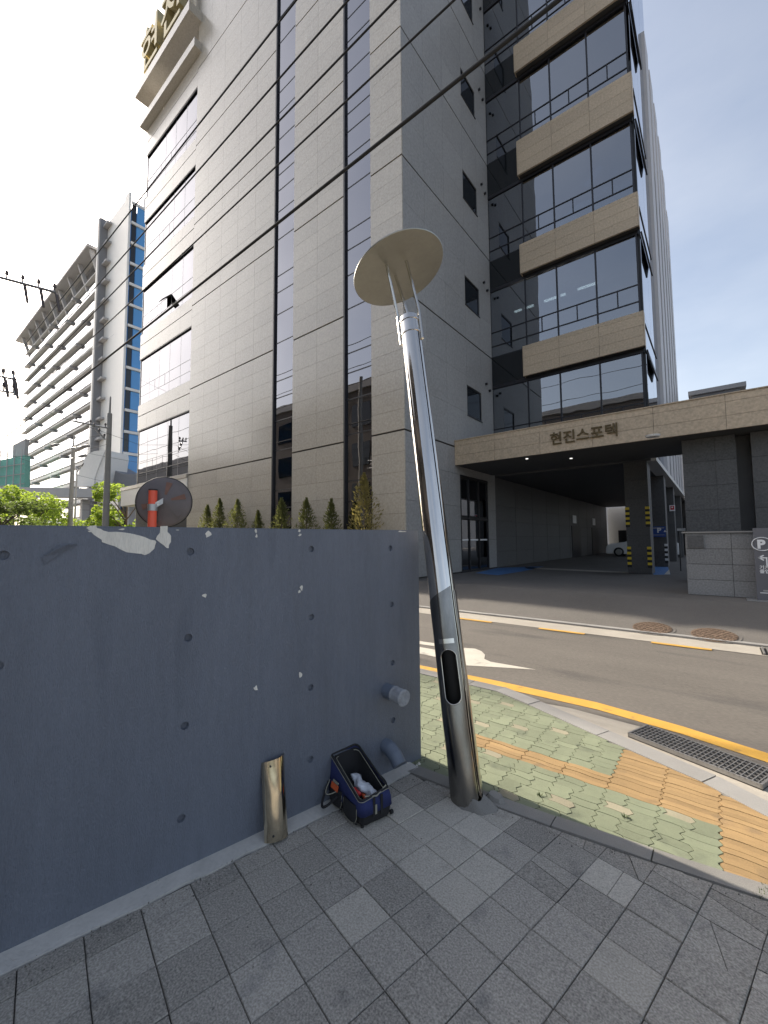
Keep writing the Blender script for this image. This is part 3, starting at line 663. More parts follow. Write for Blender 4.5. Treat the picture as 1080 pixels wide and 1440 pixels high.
# ================================================================ TOOL BAG
BF = G(508, 1168); BR = G(549, 1147); bs = (BR-BF); BWd = bs.length; bs.normalize(); bl_ = Vector((-bs.y, bs.x, 0))
if bl_.dot(Vector((-1, 0, 0))) < 0: bl_ = -bl_
BL_ = .345
bag = thing('tool_bag', BF+bs*BWd/2+bl_*BL_/2, 'open navy and black fabric tool bag on the paving by the blue wall', 'tool bag')
def BP(l, s, z): return BF + bl_*l + bs*s + SW*z     # l along bag from the near end, s across, z up
W2 = BWd
# body: lower pan in black, ends in navy
def loft(rings, m, name, parent, close=False, smooth=True, thick=0):
    v = [p for r in rings for p in r]; n_ = len(rings[0]); f = [[i*n_+k, i*n_+(k+1) % n_, (i+1)*n_+(k+1) % n_, (i+1)*n_+k] for i in range(len(rings)-1) for k in range(n_)]
    if close: f.append(list(range(n_))[::-1])
    o = obj(name, v, f, m, parent, smooth=smooth)
    if thick:
        md = o.modifiers.new('s', 'SOLIDIFY'); md.thickness = thick; md.offset = -1
    return o
def ring(l0, l1, s0, s1, zf, r_=.025, n=7):
    pts = []
    for (cx, cy, a0) in ((l1-r_, s1-r_, 0), (l0+r_, s1-r_, 90), (l0+r_, s0+r_, 180), (l1-r_, s0+r_, 270)):
        for k in range(n+1):
            a = radians(a0+90*k/n); l, s = cx+cos(a)*r_, cy+sin(a)*r_; z_ = zf(l, s); pts.append(BP(l+.004*sin(s*60+z_*30), s+.006*sin(l*31+z_*22), z_+(.005*sin(l*24+s*17) if z_ > .05 else 0)))
    return pts
def zc(z): return lambda l, s: z
rimz = lambda l, s: .148+.122*max(0, min(1, (l-.02)/(BL_-.02)))**1.15+(.015 if s > W2/2 else 0)
loft([ring(.012, BL_-.012, .012, W2-.012, zc(.004)), ring(0, BL_, 0, W2, zc(.02)), ring(-.006, BL_+.004, -.008, W2+.008, zc(.065))], 'bag_black', 'base', bag, close=True)
loft([ring(-.006, BL_+.004, -.008, W2+.008, zc(.065)), ring(-.002, BL_+.006, -.006, W2+.006, lambda l, s: .065+(rimz(l, s)-.065)*.5), ring(.004, BL_-.006, .006, W2-.004, rimz)], 'bag_navy', 'body', bag, thick=.006)
# liner (dark inside) and mouth frame with piping
loft([ring(.016, BL_-.016, .018, W2-.018, zc(.03)), ring(.012, BL_-.012, .014, W2-.012, lambda l, s: rimz(l, s)-.006)], 'bag_black', 'liner', bag, close=True)
rim = ring(.003, BL_-.005, .004, W2-.003, lambda l, s: rimz(l, s)+.002)
mb = MB(); mb.tube(rim+[rim[0]], .0065, 8, cap=False); mf = mb.build('mouth_frame', 'bag_black', bag, smooth=True)
rim2 = ring(-.002, BL_-.001, -.003, W2+.002, lambda l, s: rimz(l, s)-.004)
mb = MB(); mb.tube(rim2+[rim2[0]], .0018, 6, cap=False); mb.build('piping', 'bag_trim', mf)
rim3 = ring(.02, BL_-.02, .022, W2-.02, lambda l, s: rimz(l, s)-.012)
mb = MB(); mb.tube(rim3[:], .002, 6, cap=False); mb.build('zip_tape', 'bag_trim', mf)
# side pockets on the wall-away side (s=0) and near end straps
for l0, l1, m in ((.03, .17, 'bag_black'), (.19, .325, 'bag_black')):
    v = []; f = []; n_ = 8
    for i in range(n_+1):
        for j in range(n_+1):
            a, b = i/n_, j/n_; bul = .026*(sin(pi*a)**.5)*(sin(pi*min(1, b*.93+.03))**.5)
            v.append(BP(l0+(l1-l0)*a, -.009-bul, .014+.105*b))
    f = [[i*(n_+1)+j, i*(n_+1)+j+1, (i+1)*(n_+1)+j+1, (i+1)*(n_+1)+j] for i in range(n_) for j in range(n_)]
    p = obj('side_pocket', v, f, m, bag, smooth=True)
    edge_ = [BP(l0+(l1-l0)*a, -.012-.012*sin(pi*a), z) for a, z in [(0, .10), (0, .05), (.08, .025), (.3, .016), (.7, .016), (.92, .025), (1, .05), (1, .10)]]
    mb = MB(); mb.tube(edge_, .0018, 6); mb.build('piping', 'bag_trim', p)
MB().fbox(BP(.200, -.037, .122), bl_*.075, (SW*.03+bs*.008), bs*.004).build('label_patch', 'bag_orange', bag, label='orange fabric label patch')
MB().fbox(BP(.205, -.0285, .157), bl_*.058, (SW*.011+bs*.003), bs*.004).build('label_strip', 'bag_trim', bag)
# handles / shoulder strap loops
def hh(pts, r_, m='bag_black', nm='handle'):
    mb = MB(); mb.tube(pts, r_, 8); return mb.build(nm, m, bag, smooth=True)
def arcpts(a, b, out, n=14): return [a.lerp(b, i/n)+out*sin(pi*i/n) for i in range(n+1)]
hh(arcpts(BP(.20, -.03, .10), BP(.325, -.02, .125), -bs*.075-SW*.075), .0075)
hh(arcpts(BP(.215, -.03, .12), BP(.31, -.02, .145), -bs*.05-SW*.03), .003, 'bag_trim', 'webbing')
hh(arcpts(BP(.05, W2+.01, .13), BP(.26, W2+.01, .17), bs*.05-SW*.03), .008)
for s in (W2*.36, W2*.62): MB().fbox(BP(-.0085, s, .045), bs*.016, SW*.105, -bl_*.003).build('end_strap', 'bag_black', bag)
MB().fbox(BP(-.0125, W2*.42, .06), bs*.012, SW*.05, -bl_*.004).build('zip_pull', 'bag_trim', bag)
mb = MB(); mb.tube([BP(.01, W2*.15, .165), BP(-.006, W2*.5, .150), BP(.01, W2*.88, .175)], .004, 8); mb.build('end_piping', 'bag_trim', bag)
for l, s in ((.02, .02), (.02, W2-.02), (BL_-.03, .02), (BL_-.03, W2-.02)):
    mb = MB(); c = BP(l, s, 0); mb.tube([c, c+SW*.012], .010, 10); mb.build('foot', 'rubber', bag)
mb = MB(); c = BP(.0, W2+.0, .02); mb.tube([c+bs*.0, c+bs*.016], .012, 12); mb.build('corner_bumper', 'bag_black', bag)
# things inside the bag
pk = MB(); n_ = 14; N = 18; v = []
for i in range(N+1):
    t = i/N; c = BP(.045+.19*t, W2*.60-.03*t+.01*sin(9*t), .115+.045*t); rr = .031*(.35+.65*sin(pi*min(1, .12+.8*t))**.6)
    for k in range(n_):
        a = 2*pi*k/n_; j = 1+.22*sin(3*a+t*14)+.16*sin(5*a-t*23); v.append(c+bs*cos(a)*rr*j+SW*sin(a)*rr*.75*j)
pk.add(v, [[i*n_+k, i*n_+(k+1) % n_, (i+1)*n_+(k+1) % n_, (i+1)*n_+k] for i in range(N) for k in range(n_)]+[list(range(n_))[::-1], [N*n_+k for k in range(n_)]])
props(pk.build('plastic_package', 'poly_clear', smooth=True), 'crumpled clear plastic package lying inside the open tool bag', 'package')
tl = thing('screwdriver', BP(.12, W2*.3, .09), 'red-handled hand tool half hidden inside the open tool bag', 'hand tool')
a, b = BP(.10, W2*.30, .118), BP(.16, W2*.26, .132); mb = MB(); mb.tube([a, a.lerp(b, .1), a.lerp(b, .5), a.lerp(b, .9), b], [.009, .0135, .011, .0135, .008], 12); mb.build('handle', 'red_plastic', tl, smooth=True)
mb = MB(); mb.tube([b, b+(b-a)*.9], .0035, 8); mb.build('blade', 'steel_worn', tl)
tl2 = thing('pliers', BP(.08, W2*.4, .08), 'dark tool with an orange grip lying under the plastic package', 'hand tool')
a, b = BP(.05, W2*.34, .105), BP(.12, W2*.42, .11); mb = MB(); mb.tube([a, a.lerp(b, .5)+SW*.008, b], [.008, .010, .007], 10); mb.build('grip', 'bag_orange', tl2, smooth=True)
mb = MB(); mb.tube([b, b+(b-a)*.6], [.008, .004], 8); mb.build('jaw', 'guard_black', tl2)
# ================================================================ ROAD MIRROR SEEN FROM BEHIND
DEPM = 5.2
mc = at(231, 706, DEPM); mr_ = 35/FPX*DEPM
mpos = at(213.5, 745, DEPM-.16)
mir = thing('road_mirror', (mpos.x, mpos.y, 0), 'round road mirror seen from behind on an orange post beyond the wall', 'road mirror')
mb = MB(); topz = at(213.5, 689, DEPM-.16).z; mb.tube([(mpos.x, mpos.y, -.15), (mpos.x, mpos.y, topz)], .048, 20); po = mb.build('post', 'orange_paint', mir, smooth=False)
mb = MB(); mb.tube([(mpos.x, mpos.y, topz-.004), (mpos.x, mpos.y, topz+.012)], .051, 20); mb.build('post_cap', 'rubber', po)
mf_ = (CAM-mc); mf_.z = .25; mf_.normalize(); mn = (mf_+RT*-.12).normalized()
mu = SW - mn*SW.dot(mn); mu.normalize(); mv = mn.cross(mu)
rings = [(.01, .085), (.12, .08), (.3, .066), (.62, .04), (.93, .006), (1.0, -.004), (1.0, -.03), (.96, -.03)]
v = []; n_ = 48
for q, h in rings: v += [mc+(mu*cos(2*pi*k/n_)+mv*sin(2*pi*k/n_))*mr_*q+mn*h*1.0 for k in range(n_)]
f = [[l*n_+k, l*n_+(k+1) % n_, (l+1)*n_+(k+1) % n_, (l+1)*n_+k] for l in range(len(rings)-1) for k in range(n_)]+[[k for k in range(n_)][::-1], [(len(rings)-1)*n_+k for k in range(n_)]]
bk = obj('mirror_bowl', v, f, 'mirror_back', mir, smooth=True)
rp = [mc+(mu*cos(2*pi*k/48)+mv*sin(2*pi*k/48))*mr_+mn*-.014 for k in range(49)]; mb = MB(); mb.tube(rp, .011, 8, cap=False); mb.build('rubber_rim', 'rubber', mir, smooth=True)
for k in range(6):
    an = pi/6+k*pi/3+.3; d1 = mu*cos(an)+mv*sin(an); d2 = mn.cross(d1)
    a = mc+d1*mr_*.28; b = mc+d1*mr_*.80
    MB().add([a-d2*.012+mn*.072, a+d2*.012+mn*.072, b+d2*.035+mn*.032, b-d2*.035+mn*.032, a-d2*.012+mn*.05, a+d2*.012+mn*.05, b+d2*.035+mn*.0, b-d2*.035+mn*.0], [(0, 1, 2, 3), (7, 6, 5, 4), (0, 4, 5, 1), (1, 5, 6, 2), (2, 6, 7, 3), (3, 7, 4, 0)]).build('rib', ['mirror_back', 'mirror_rust', 'mirror_back', 'mirror_back', 'mirror_rust', 'mirror_rust'][k], bk)
mz = at(225, 715, DEPM).z
br_ = Vector((mpos.x, mpos.y, mz)); tgt = mc+mn*.075; dv = (tgt-br_); MB().fbox(br_-SW*.035+mn*.03, dv, SW*.07, mn*.012).build('bracket', 'galv', mir)
mb = MB(); mb.tube([br_-SW*.04, br_+SW*.04], .056, 20); mb.build('clamp', 'galv', mir)
for k in (-1, 1):
    c = br_+dv*.55+SW*.015*k+mn*.042; mb = MB(); mb.tube([c, c+mn*.012], .008, 6); mb.build('bolt', 'steel_worn', mir)
# ================================================================ THE OFFICE BUILDING
TY, XL, XC, WY = 10.8, -29.2, -7.76, 17.8; ZB = FZ
bld = thing('office_building', (XC, TY, ZB), 'pale granite office tower with glass strips, tan-banded glass wing and covered driveway', 'building')
PAN = []                                   # cladding panels: (x0,x1,y0,y1,z0,z1,mat)
def grid(x0, x1, z0, z1, ncol, nrow, m, plane='y', at_=TY, gap=.007, th=.055):
    for i in range(ncol):
        for j in range(nrow):
            a, b = x0+(x1-x0)*i/ncol+gap/2, x0+(x1-x0)*(i+1)/ncol-gap/2; c, d = z0+(z1-z0)*j/nrow+gap/2, z0+(z1-z0)*(j+1)/nrow-gap/2
            PAN.append((a, b, at_, at_+th, c, d, m) if plane == 'y' else (at_-th, at_, a, b, c, d, m))
FH = 4.76; J0 = 5.2; GRV = .055
zones = [(-22.25, -14.8, 5), (-13.45, -10.5, 2), (-9.16, -7.76, 1)]
ctop = 37.0
for x0, x1, nc in zones:
    box('wall_core', x0, x1-(.06 if x1 == XC else 0), TY+.05, WY, ZB-.2, ctop, 'joint_dark', bld)
    grid(x0, x1, ZB+.12, J0-GRV/2, nc, 7, 'tower_stone')
    for k in range(7):
        z0 = J0+FH*k; grid(x0, x1, z0+GRV/2, z0+FH-GRV/2, nc, 7, 'tower_stone') if z0 < 33 else None
# glass strips
for x0, x1 in ((-14.8, -13.45), (-10.5, -9.16)):
    box('wall_core', x0, x1, TY+.75, WY, ZB-.2, ctop, 'glass_dark_back', bld)
    wn = obj('window_strip', *(lambda m_: (m_.v, m_.f))(MB().box(x0, x0+.07, TY-.02, TY+.12, ZB, ctop).box(x1-.03, x1, TY+.06, TY+.12, ZB, ctop)), 'frame_dark', bld)
    zs = [ZB+.1]; z = J0-FH
    while z < ctop:
        for o_ in (.25, 1.55, 2.55, 3.3):
            if z+o_ > zs[-1]+.4: zs.append(z+o_)
        z += FH
    for a, b in zip(zs, zs[1:]):
        pbox('pane', x0+.07, x1-.03, TY+.07, TY+.09, a+.02, b-.02, 'glass_front', wn)
        pbox('transom', x0+.07, x1-.03, TY+.06, TY+.12, b-.02, b+.02, 'frame_dark', wn)
# the window bays at the far end
wx0, wx1 = XL, -22.25; WT0, WP = 8.76, 4.77
box('wall_core', wx0+.05, wx1, TY+.8, WY, ZB-.2, 30, 'glass_dark_back', bld)
prev = 5.3
for k in range(5):
    zt = WT0+WP*k; zb = 5.3 if k == 0 else zt-3.05
    if k: 
        box('spandrel_core', wx0+.03, wx1, TY+.05, TY+.85, prev+.0, zb, 'joint_dark', bld)
        grid(wx0, wx1, prev+.055, prev+.1+(zb-prev-.1)*.55-.02, 5, 1, 'tower_stone'); grid(wx0, wx1, prev+.1+(zb-prev-.1)*.55+.02, zb-.02, 5, 1, 'tower_stone')
    wn = box('window', wx0, wx1, TY+.01, TY+.2, zt, zt+.05, 'frame_dark', bld)
    pbox('sill', wx0, wx1, TY+.02, TY+.2, zb-.02, zb+.03, 'frame_grey', wn)
    for i in range(5):
        a, b = wx0+.03+(wx1-wx0-.03)*i/5, wx0+.03+(wx1-wx0-.03)*(i+1)/5; h = zt-zb
        rows = [zb+.03, zb+h*.2, zb+h*.42, zt]
        for r_ in range(3):
            if r_ == 1 and i in (1, 2):
                mid = (a+b)/2+.1
                pbox('pane', a+.012, mid-.02, TY+.09, TY+.11, rows[1]+.01, rows[2]-.01, 'glass_front', wn)
                if not (k == 2 and i == 2): pbox('pane', mid+.02, b-.012, TY+.09, TY+.11, rows[1]+.01, rows[2]-.01, 'glass_front', wn)
                else:
                    hz = rows[2]-.01; L_ = rows[2]-rows[1]; dv = Vector((0, -sin(.75), -cos(.75)))*L_; nb = Vector((0, -cos(.75), sin(.75)))
                    MB().fbox((mid+.02, TY+.08, hz), (b-mid-.03, 0, 0), dv, nb*.03).build('open_sash', 'frame_dark', wn)
                    MB().fbox((mid+.07, TY+.08, hz)+Vector((0, 0, 0))+nb*.031+dv*.06 if False else Vector((mid+.07, TY+.08, hz))+nb*.031+dv*.06, (b-mid-.13, 0, 0), dv*.86, nb*.004).build('sash_glass', 'glass_front', wn)
            else: pbox('pane', a+.012, b-.012, TY+.09, TY+.11, rows[r_]+.01, rows[r_+1]-.01, 'glass_front', wn)
        MB().box(b-.011, b+.011, TY+.086, TY+.13, zb, zt).build('mullion', 'frame_grey', wn)
    for r_ in (1, 2): pbox('transom', wx0+.02, wx1, TY+.08, TY+.125, rows[r_]-.01, rows[r_]+.01, 'frame_grey', wn)
    prev = zt
box('spandrel_core', wx0+.03, wx1, TY+.05, TY+.85, prev, 29.85, 'joint_dark', bld); grid(wx0, wx1, prev+.1, prev+1.0, 5, 1, 'tower_stone'); grid(wx0, wx1, prev+1.04, 29.8, 5, 1, 'tower_stone')
box('end_wall', wx0, wx0+.05, TY+.06, WY, ZB-.2, 29.8, 'tower_stone', bld)
# porch at the foot of the far end
box('wall_core', wx0+.4, wx1, TY+.9, WY, ZB-.2, 4.0, 'dark_stone', bld)
pch = box('porch', -31.5, wx1-.01, TY-.04, TY+2.5, 4.02, 5.05, 'white_panel', bld)
box('coping', -31.55, wx1-.005, TY-.08, TY+2.5, 5.06, 5.27, 'tower_stone', pch)
# parapet ledge, open beam and roof letters
box('parapet_ledge', wx0-.25, wx1+.35, TY-.42, TY+.9, 29.85, 30.35, 'tower_stone', bld)
box('end_pier', wx0-.2, wx0+.5, TY+.9, TY+2, 30.36, 34.5, 'tower_stone', bld)
bm_ = box('sign_beam', wx0-.3, wx1+.3, TY-.75, TY+.85, 31.75, 32.35, 'tower_stone', bld)
box('sign_backing', wx0+.1, wx1, TY-.2, TY+.2, 32.36, 35.6, 'tower_stone', bld)
text_mesh('roof_letters', '현진', 3.3, .45, 'gold_light', bm_, (wx0+.35, TY-.55, 32.75), (1, 0, 0), (0, 0, 1), .02, 1.0)
# shaded flank of the tower
DOOR = (14.5, 17.0, 4.15)
SWIN = [(15.25, 16.6, 6.72+4.73*k, 6.72+4.73*k+1.27) for k in range(6)]
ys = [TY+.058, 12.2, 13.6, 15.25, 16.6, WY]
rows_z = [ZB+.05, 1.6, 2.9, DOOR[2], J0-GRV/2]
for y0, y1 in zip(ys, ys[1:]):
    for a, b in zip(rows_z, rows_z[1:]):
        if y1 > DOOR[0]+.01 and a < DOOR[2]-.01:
            if y0 < DOOR[0]: PAN.append((XC-.055, XC, y0+.004, DOOR[0]-.004, a+.004, b-.004, 'flank_stone_shaded'))
            if y1 > DOOR[1]: PAN.append((XC-.055, XC, DOOR[1]+.004, y1-.004, a+.004, b-.004, 'flank_stone_shaded'))
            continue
        PAN.append((XC-.055, XC, y0+.004, y1-.004, a+.004, b-.004, 'flank_stone_shaded'))
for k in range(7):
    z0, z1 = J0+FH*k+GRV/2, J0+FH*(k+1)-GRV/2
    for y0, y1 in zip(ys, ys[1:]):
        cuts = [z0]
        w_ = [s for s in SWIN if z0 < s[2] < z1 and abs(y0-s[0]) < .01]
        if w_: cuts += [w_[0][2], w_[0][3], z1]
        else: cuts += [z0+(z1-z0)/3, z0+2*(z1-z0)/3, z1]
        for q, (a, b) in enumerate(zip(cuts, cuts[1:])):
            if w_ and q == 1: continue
            PAN.append((XC-.055, XC, y0+.003, y1-.003, a+.003, b-.003, 'flank_stone_shaded'))
for (y0, y1, z0, z1) in SWIN:
    wn = MB().box(XC-.058, XC-.02, y0+.003, y0+.06, z0, z1).box(XC-.058, XC-.02, y1-.06, y1-.003, z0, z1).box(XC-.058, XC-.02, y0+.06, y1-.06, z1-.06, z1).box(XC-.058, XC-.02, y0+.06, y1-.06, z0, z0+.06).build('window', 'frame_dark', bld)
    MB().box(XC-.056, XC-.045, y0+.06, y1-.06, z0+.06, z1-.06).build('pane', 'car_glass', wn)
    MB().box(XC-.02, XC+.03, y0-.02, y1+.02, z0-.04, z0-.005).build('sill', 'frame_dark', wn)
    for yy in (17.05, 17.4):
        mb = MB(); mb.tube([(XC, yy, z1+.55-.6*(yy-17.05)), (XC+.09, yy, z1+.55-.6*(yy-17.05))], .055, 10); mb.build('vent_cap', 'frame_dark', bld)
# entrance door in the flank
dr = box('entrance_door', XC-.057, XC-.052, DOOR[0]+.02, DOOR[1]-.02, ZB, DOOR[2], 'guard_black', bld)
for y0, y1 in ((DOOR[0]+.05, 15.2), (15.24, 16.08), (16.12, DOOR[1]-.05)):
    for z0, z1 in ((ZB+.06, 2.42), (2.52, DOOR[2]-.08)):
        pbox('door_glass', XC-.045, XC-.035, y0+.04, y1-.04, z0+.04, z1-.04, 'glass_wing', dr)
    pbox('safety_stripe', XC-.034, XC-.030, y0+.05, y1-.05, 1.56, 1.62, 'sign_white', dr)
mb = MB()
for y in (DOOR[0], 15.2, 16.08, DOOR[1]-.06): mb.box(XC-.05, XC+.01, y, y+.06, ZB, DOOR[2])
for z in (ZB, 2.42, DOOR[2]-.06): mb.box(XC-.048, XC+.008, DOOR[0]+.06, DOOR[1]-.06, z, z+.07)
mb.build('door_frame', 'frame_dark', dr)
# ---- the glass wing
X1 = -1.73
BANDS = [(8.65, 9.98), (13.28, 14.62), (17.88, 19.5), (22.85, 24.15), (27.6, 28.9)]
zf0 = 5.45
mxs = [XC+.0, -6.12, -4.78, -3.28, X1-.12]
lev = [zf0]+[b[1] for b in BANDS]; tops = [b[0] for b in BANDS]
box('room_side', XC-.3, XC-.002, WY+.002, 21.8, 4.6, 30, 'room_dark', bld)
box('room_back', XC, X1-.3, 21.5, 21.8, 5.4, 30, 'room_dark', bld)
for k, (z0, z1) in enumerate(zip(lev, tops)):
    wn = box('window', XC+.002, X1-.05, WY-.03, WY+.12, z1-.14, z1+.0, 'frame_dark', bld)
    h = z1-z0-.14
    rws = [z0+.02, z0+h*.17, z0+h*.38, z1-.14]
    for a, b in zip(mxs, mxs[1:]):
        for r_ in range(3):
            sub = [(a, b)]
            if r_ == 1 and a > -7: sub = [(a, (a+b)/2), ((a+b)/2, b)]
            for q0, q1 in sub:
                pbox('pane', q0+.025, q1-.025, WY+.02, WY+.035, rws[r_]+.025, rws[r_+1]-.025, 'glass_wing', wn)
                if len(sub) == 2 and q1 < b: pbox('mullion', q1-.02, q1+.02, WY, WY+.06, rws[1]+.02, rws[2]-.02, 'frame_dark', wn)
        pbox('mullion', b-.03, b+.03, WY-.012, WY+.06, z0, z1-.14, 'frame_dark', wn)
    for r_ in (0, 1, 2): pbox('transom', XC, X1-.1, WY-.006, WY+.055, rws[r_]-.02, rws[r_]+.02, 'frame_dark', wn)
    box('floor_slab', XC, X1-.1, WY+.13, 21.4, z1-.1, z1+.25, 'room_dark', bld)
    for i, (a, b) in enumerate(zip(mxs, mxs[1:])):
        if k in (0, 1) or (k > 1 and i > 1):
            lo = rws[2] if k == 0 else (rws[2]-.1 if k > 1 else rws[3]-.9-.35*(i % 2))
            if not (k == 1 and i < 2): pbox('blind', a+.08, b-.08, WY+.12, WY+.125, lo, z1-.2, 'blind', wn)
for k, (z0, z1) in enumerate(BANDS):
    core = box('stone_band', -6.17, X1, WY-.22, WY-.005, z0+.02, z1-.01, 'joint_dark', bld)
    n_ = 3; dx = (X1-.0+6.19)/n_
    for i in range(n_):
        for a, b in ((z0, z0+(z1-z0)*.30), (z0+(z1-z0)*.30, z0+(z1-z0)*.60), (z0+(z1-z0)*.60, z1-.16), (z1-.16, z1)):
            pbox('band_panel', -6.19+dx*i+.004, -6.19+dx*(i+1)-.004, WY-.30, WY-.22, a+.004, b-.004, 'tan_stone', core)
    pbox('band_return', -6.215, -6.195, WY-.298, WY-.01, z0+.004, z1-.004, 'tan_stone', core)
    pbox('band_return', X1+.002, X1+.022, WY-.298, WY-.01, z0+.004, z1-.004, 'tan_stone', core)
    box('dark_spandrel', XC+.003, -6.22, WY-.02, WY+.10, z0+.002, z1-.002, 'car_glass', bld)
for p, q in (((725, 469.5), (735, 466.5)), ((740, 465.5), (752, 462)), ((767, 458), (786, 452)), ((790, 450.5), (797, 448.5)), ((814, 443.5), (842, 434))):
    a, b = onY(*p, 19.2), onY(*q, 19.2); zc_ = (a.z+b.z)/2
    box('ceiling_tube', a.x, b.x, 19.1, 19.2, 12.55, 12.62, 'tube_light', bld)
# side of the wing: mirror-bright glass, hinged vents, then a screen of tall fins
lv = [4.6]+[z for b in BANDS for z in b]
sd_ = box('side_wall', X1-.3, X1-.02, WY+.13, 35.3, 4.6, 20.4, 'glass_dark_back', bld)
for a, b in zip([4.65]+[q[1] for q in BANDS], [q[0] for q in BANDS]+[31]):
    for y0, y1 in ((WY+.14, 19.9), (19.9, 22.2), (22.2, 24.6)):
        pbox('pane', X1-.015, X1+.0, y0+.01, y1-.01, a+.0, b+.0, 'glass_side', sd_)
for a, b in BANDS:
    pbox('pane', X1-.015, X1+.0, WY+.14, 24.6, a+.01, b-.01, 'glass_side', sd_)
    MB().box(X1+.0, X1+.28, 18.0, 21.5, a-.9, a-.12).build('shade_flap', 'frame_dark', bld) if False else MB().prism([(X1+.003, WY+.1, a-.02), (X1+.06, WY+.1, a-.02), (X1+.06, 20.6, a-.02), (X1+.003, 20.6, a-.02)], (.07, 0, -.42)).build('hinged_vent', 'frame_dark', bld)
    mb = MB(); mb.tube([(X1+.012, WY+.1, b-.35), (X1+.012, 21.8, b-.35)], .018, 6); mb.build('side_rail', 'frame_dark', bld)
PRF = [(20, 26.6), (24, 26.4), (28, 26.2), (31, 25.2), (33, 23.8), (36, 21.0)]
scr = box('fin_screen', X1-.02, X1+.03, 22.75, 35.2, 4.6, 20.5, 'frame_dark', bld)
y = 22.7
while y < 34.5:
    zt = interp(PRF, y)
    v = []; n_ = 16
    for i in range(n_+1):
        z = 4.6+(zt-4.6)*i/n_; bow = 0
        v += [(X1-.02, y, z), (X1+.13+bow, y, z), (X1+.13+bow, y+1.35, z), (X1-.02, y+1.35, z)]
    f = [[i*4+k, i*4+(k+1) % 4, i*4+4+(k+1) % 4, i*4+4+k] for i in range(n_) for k in range(4)]+[[3, 2, 1, 0], [n_*4, n_*4+1, n_*4+2, n_*4+3]]
    obj('fin', v, f, 'fin_grey', scr); y += 2.05
box('side_fascia', X1-.3, X1+.15, WY+.02, 35.4, 4.43, 4.595, 'white_panel', bld)
# ---- canopy and covered driveway
CY, CZ0, CZ1, CX1 = 14.1, 4.46, 5.40, 14
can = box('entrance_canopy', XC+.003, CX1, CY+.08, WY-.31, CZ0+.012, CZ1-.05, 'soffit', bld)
x = XC+.004; i = 0
while x < 6:
    for a, b in ((CZ0, CZ0+.37), (CZ0+.37, CZ0+.745), (CZ0+.745, CZ1)):
        pbox('fascia_panel', x+.004, x+1.62-.004, CY, CY+.08, a+.004, b-.004, 'tan_stone', can)
    x += 1.62
pbox('fascia_panel', x, CX1, CY, CY+.08, CZ0, CZ1, 'tan_stone', can)
box('coping', XC+.004, CX1, CY-.03, CY+.4, CZ1+.001, CZ1+.03, 'tan_stone', can)
text_mesh('canopy_letters', '현진스포텍', .445, .05, 'gold', can, (-4.18, CY-.026, 4.74), (1, 0, 0), (0, 0, 1), .004, .98)
for px in ((741, 645), (803, 644.5), (787, 671), (839, 665), (711, 686)):
    d = ray(*px); t = (CZ0+.008-CAM.z)/d.z; c = CAM+d*t
    mb = MB(); mb.tube([(c.x, c.y, CZ0-.004), (c.x, c.y, CZ0+.02)], .045, 14); mb.build('downlight', 'downlight', can)
c = CAM+ray(918, 613)*((CZ0-CAM.z)/ray(918, 613).z); mb = MB(); mb.tube([(c.x, c.y, CZ0-.03), (c.x, c.y, CZ0+.02)], [.16, .19], 20); mb.build('downlight', 'sign_white', can)
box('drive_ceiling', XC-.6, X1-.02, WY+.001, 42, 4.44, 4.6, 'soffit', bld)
lw = box('drive_wall', XC-.5, XC-.06, WY, 42.5, ZB-.1, 4.44, 'joint_dark', bld)
yy = WY
while yy < 42:
    for a, b in ((ZB+.02, 1.05), (1.05, 1.75), (1.75, 2.45), (2.45, 3.15), (3.15, 4.42)):
        pbox('wall_panel', XC-.06, XC-.005, yy+.006, yy+2.4-.006, a+.005, b-.005, 'dark_stone', lw)
    yy += 2.42
for y0, y1 in ((30.3, 32.6), (36.2, 38.4)):
    pbox('service_door', XC-.004, XC+.03, y0, y1, ZB+.02, 2.5, 'frame_dark', lw)
    pbox('door_notice', XC-.004, XC+.02, y0+.4, y0+1.3, 2.7, 3.25, 'sign_white', lw)
ew = box('drive_end_wall', XC-.05, -4.55, 43, 43.3, ZB-.1, 4.4, 'white_panel', bld)
pbox('doorway', -7.0, -6.35, 42.95, 43, ZB+.02, 2.35, 'frame_dark', ew); pbox('doorway', -6.05, -5.75, 42.95, 43, ZB+.02, 2.4, 'frame_dark', ew); pbox('doorway', -5.6, -4.6, 42.95, 43, ZB+.3, 3.0, 'frame_dark', ew)
# pillars with corner guards
def guard(pl, x0, x1, y, zs, m='guard_yellow'):
    n_ = 8
    for za, zb in zs:
        for i in range(n_): pbox('corner_guard', x0, x1, y-.012, y+.05, za+(zb-za)*i/n_, za+(zb-za)*(i+1)/n_, m if i % 2 else 'guard_black', pl)
pxs = [(-2.60, -1.86, 17.62, 18.5), (-2.38, -1.75, 22.4, 23.2), (-2.42, -1.78, 28, 28.8), (-2.42, -1.78, 34, 34.8), (-2.42, -1.78, 40, 40.8)]
for k, (x0, x1, y0, y1) in enumerate(pxs):
    pl = box('pillar', x0+.02, x1-.02, y0+.03, y1, ZB-.1, 4.44, 'joint_dark', bld)
    for j in range(6):
        a, b = ZB+.01+.685*j, ZB+.01+.685*(j+1)
        pbox('pillar_panel', x0, x1, y0, y0+.03, a+.004, min(b, 4.43)-.004, 'dark_stone', pl); pbox('pillar_panel', x1-.02, x1, y0+.034, y1, a+.004, min(b, 4.43)-.004, 'dark_stone', pl)
    if k == 0: guard(pl, x0-.012, x0+.12, y0, ((.55, 1.30), (2.02, 2.75))); guard(pl, x1-.12, x1+.012, y0, ((.55, 1.30), (2.02, 2.75)))
    if k == 1: guard(pl, x1-.1, x1+.012, y0, ((.5, 1.35),), 'sign_white')
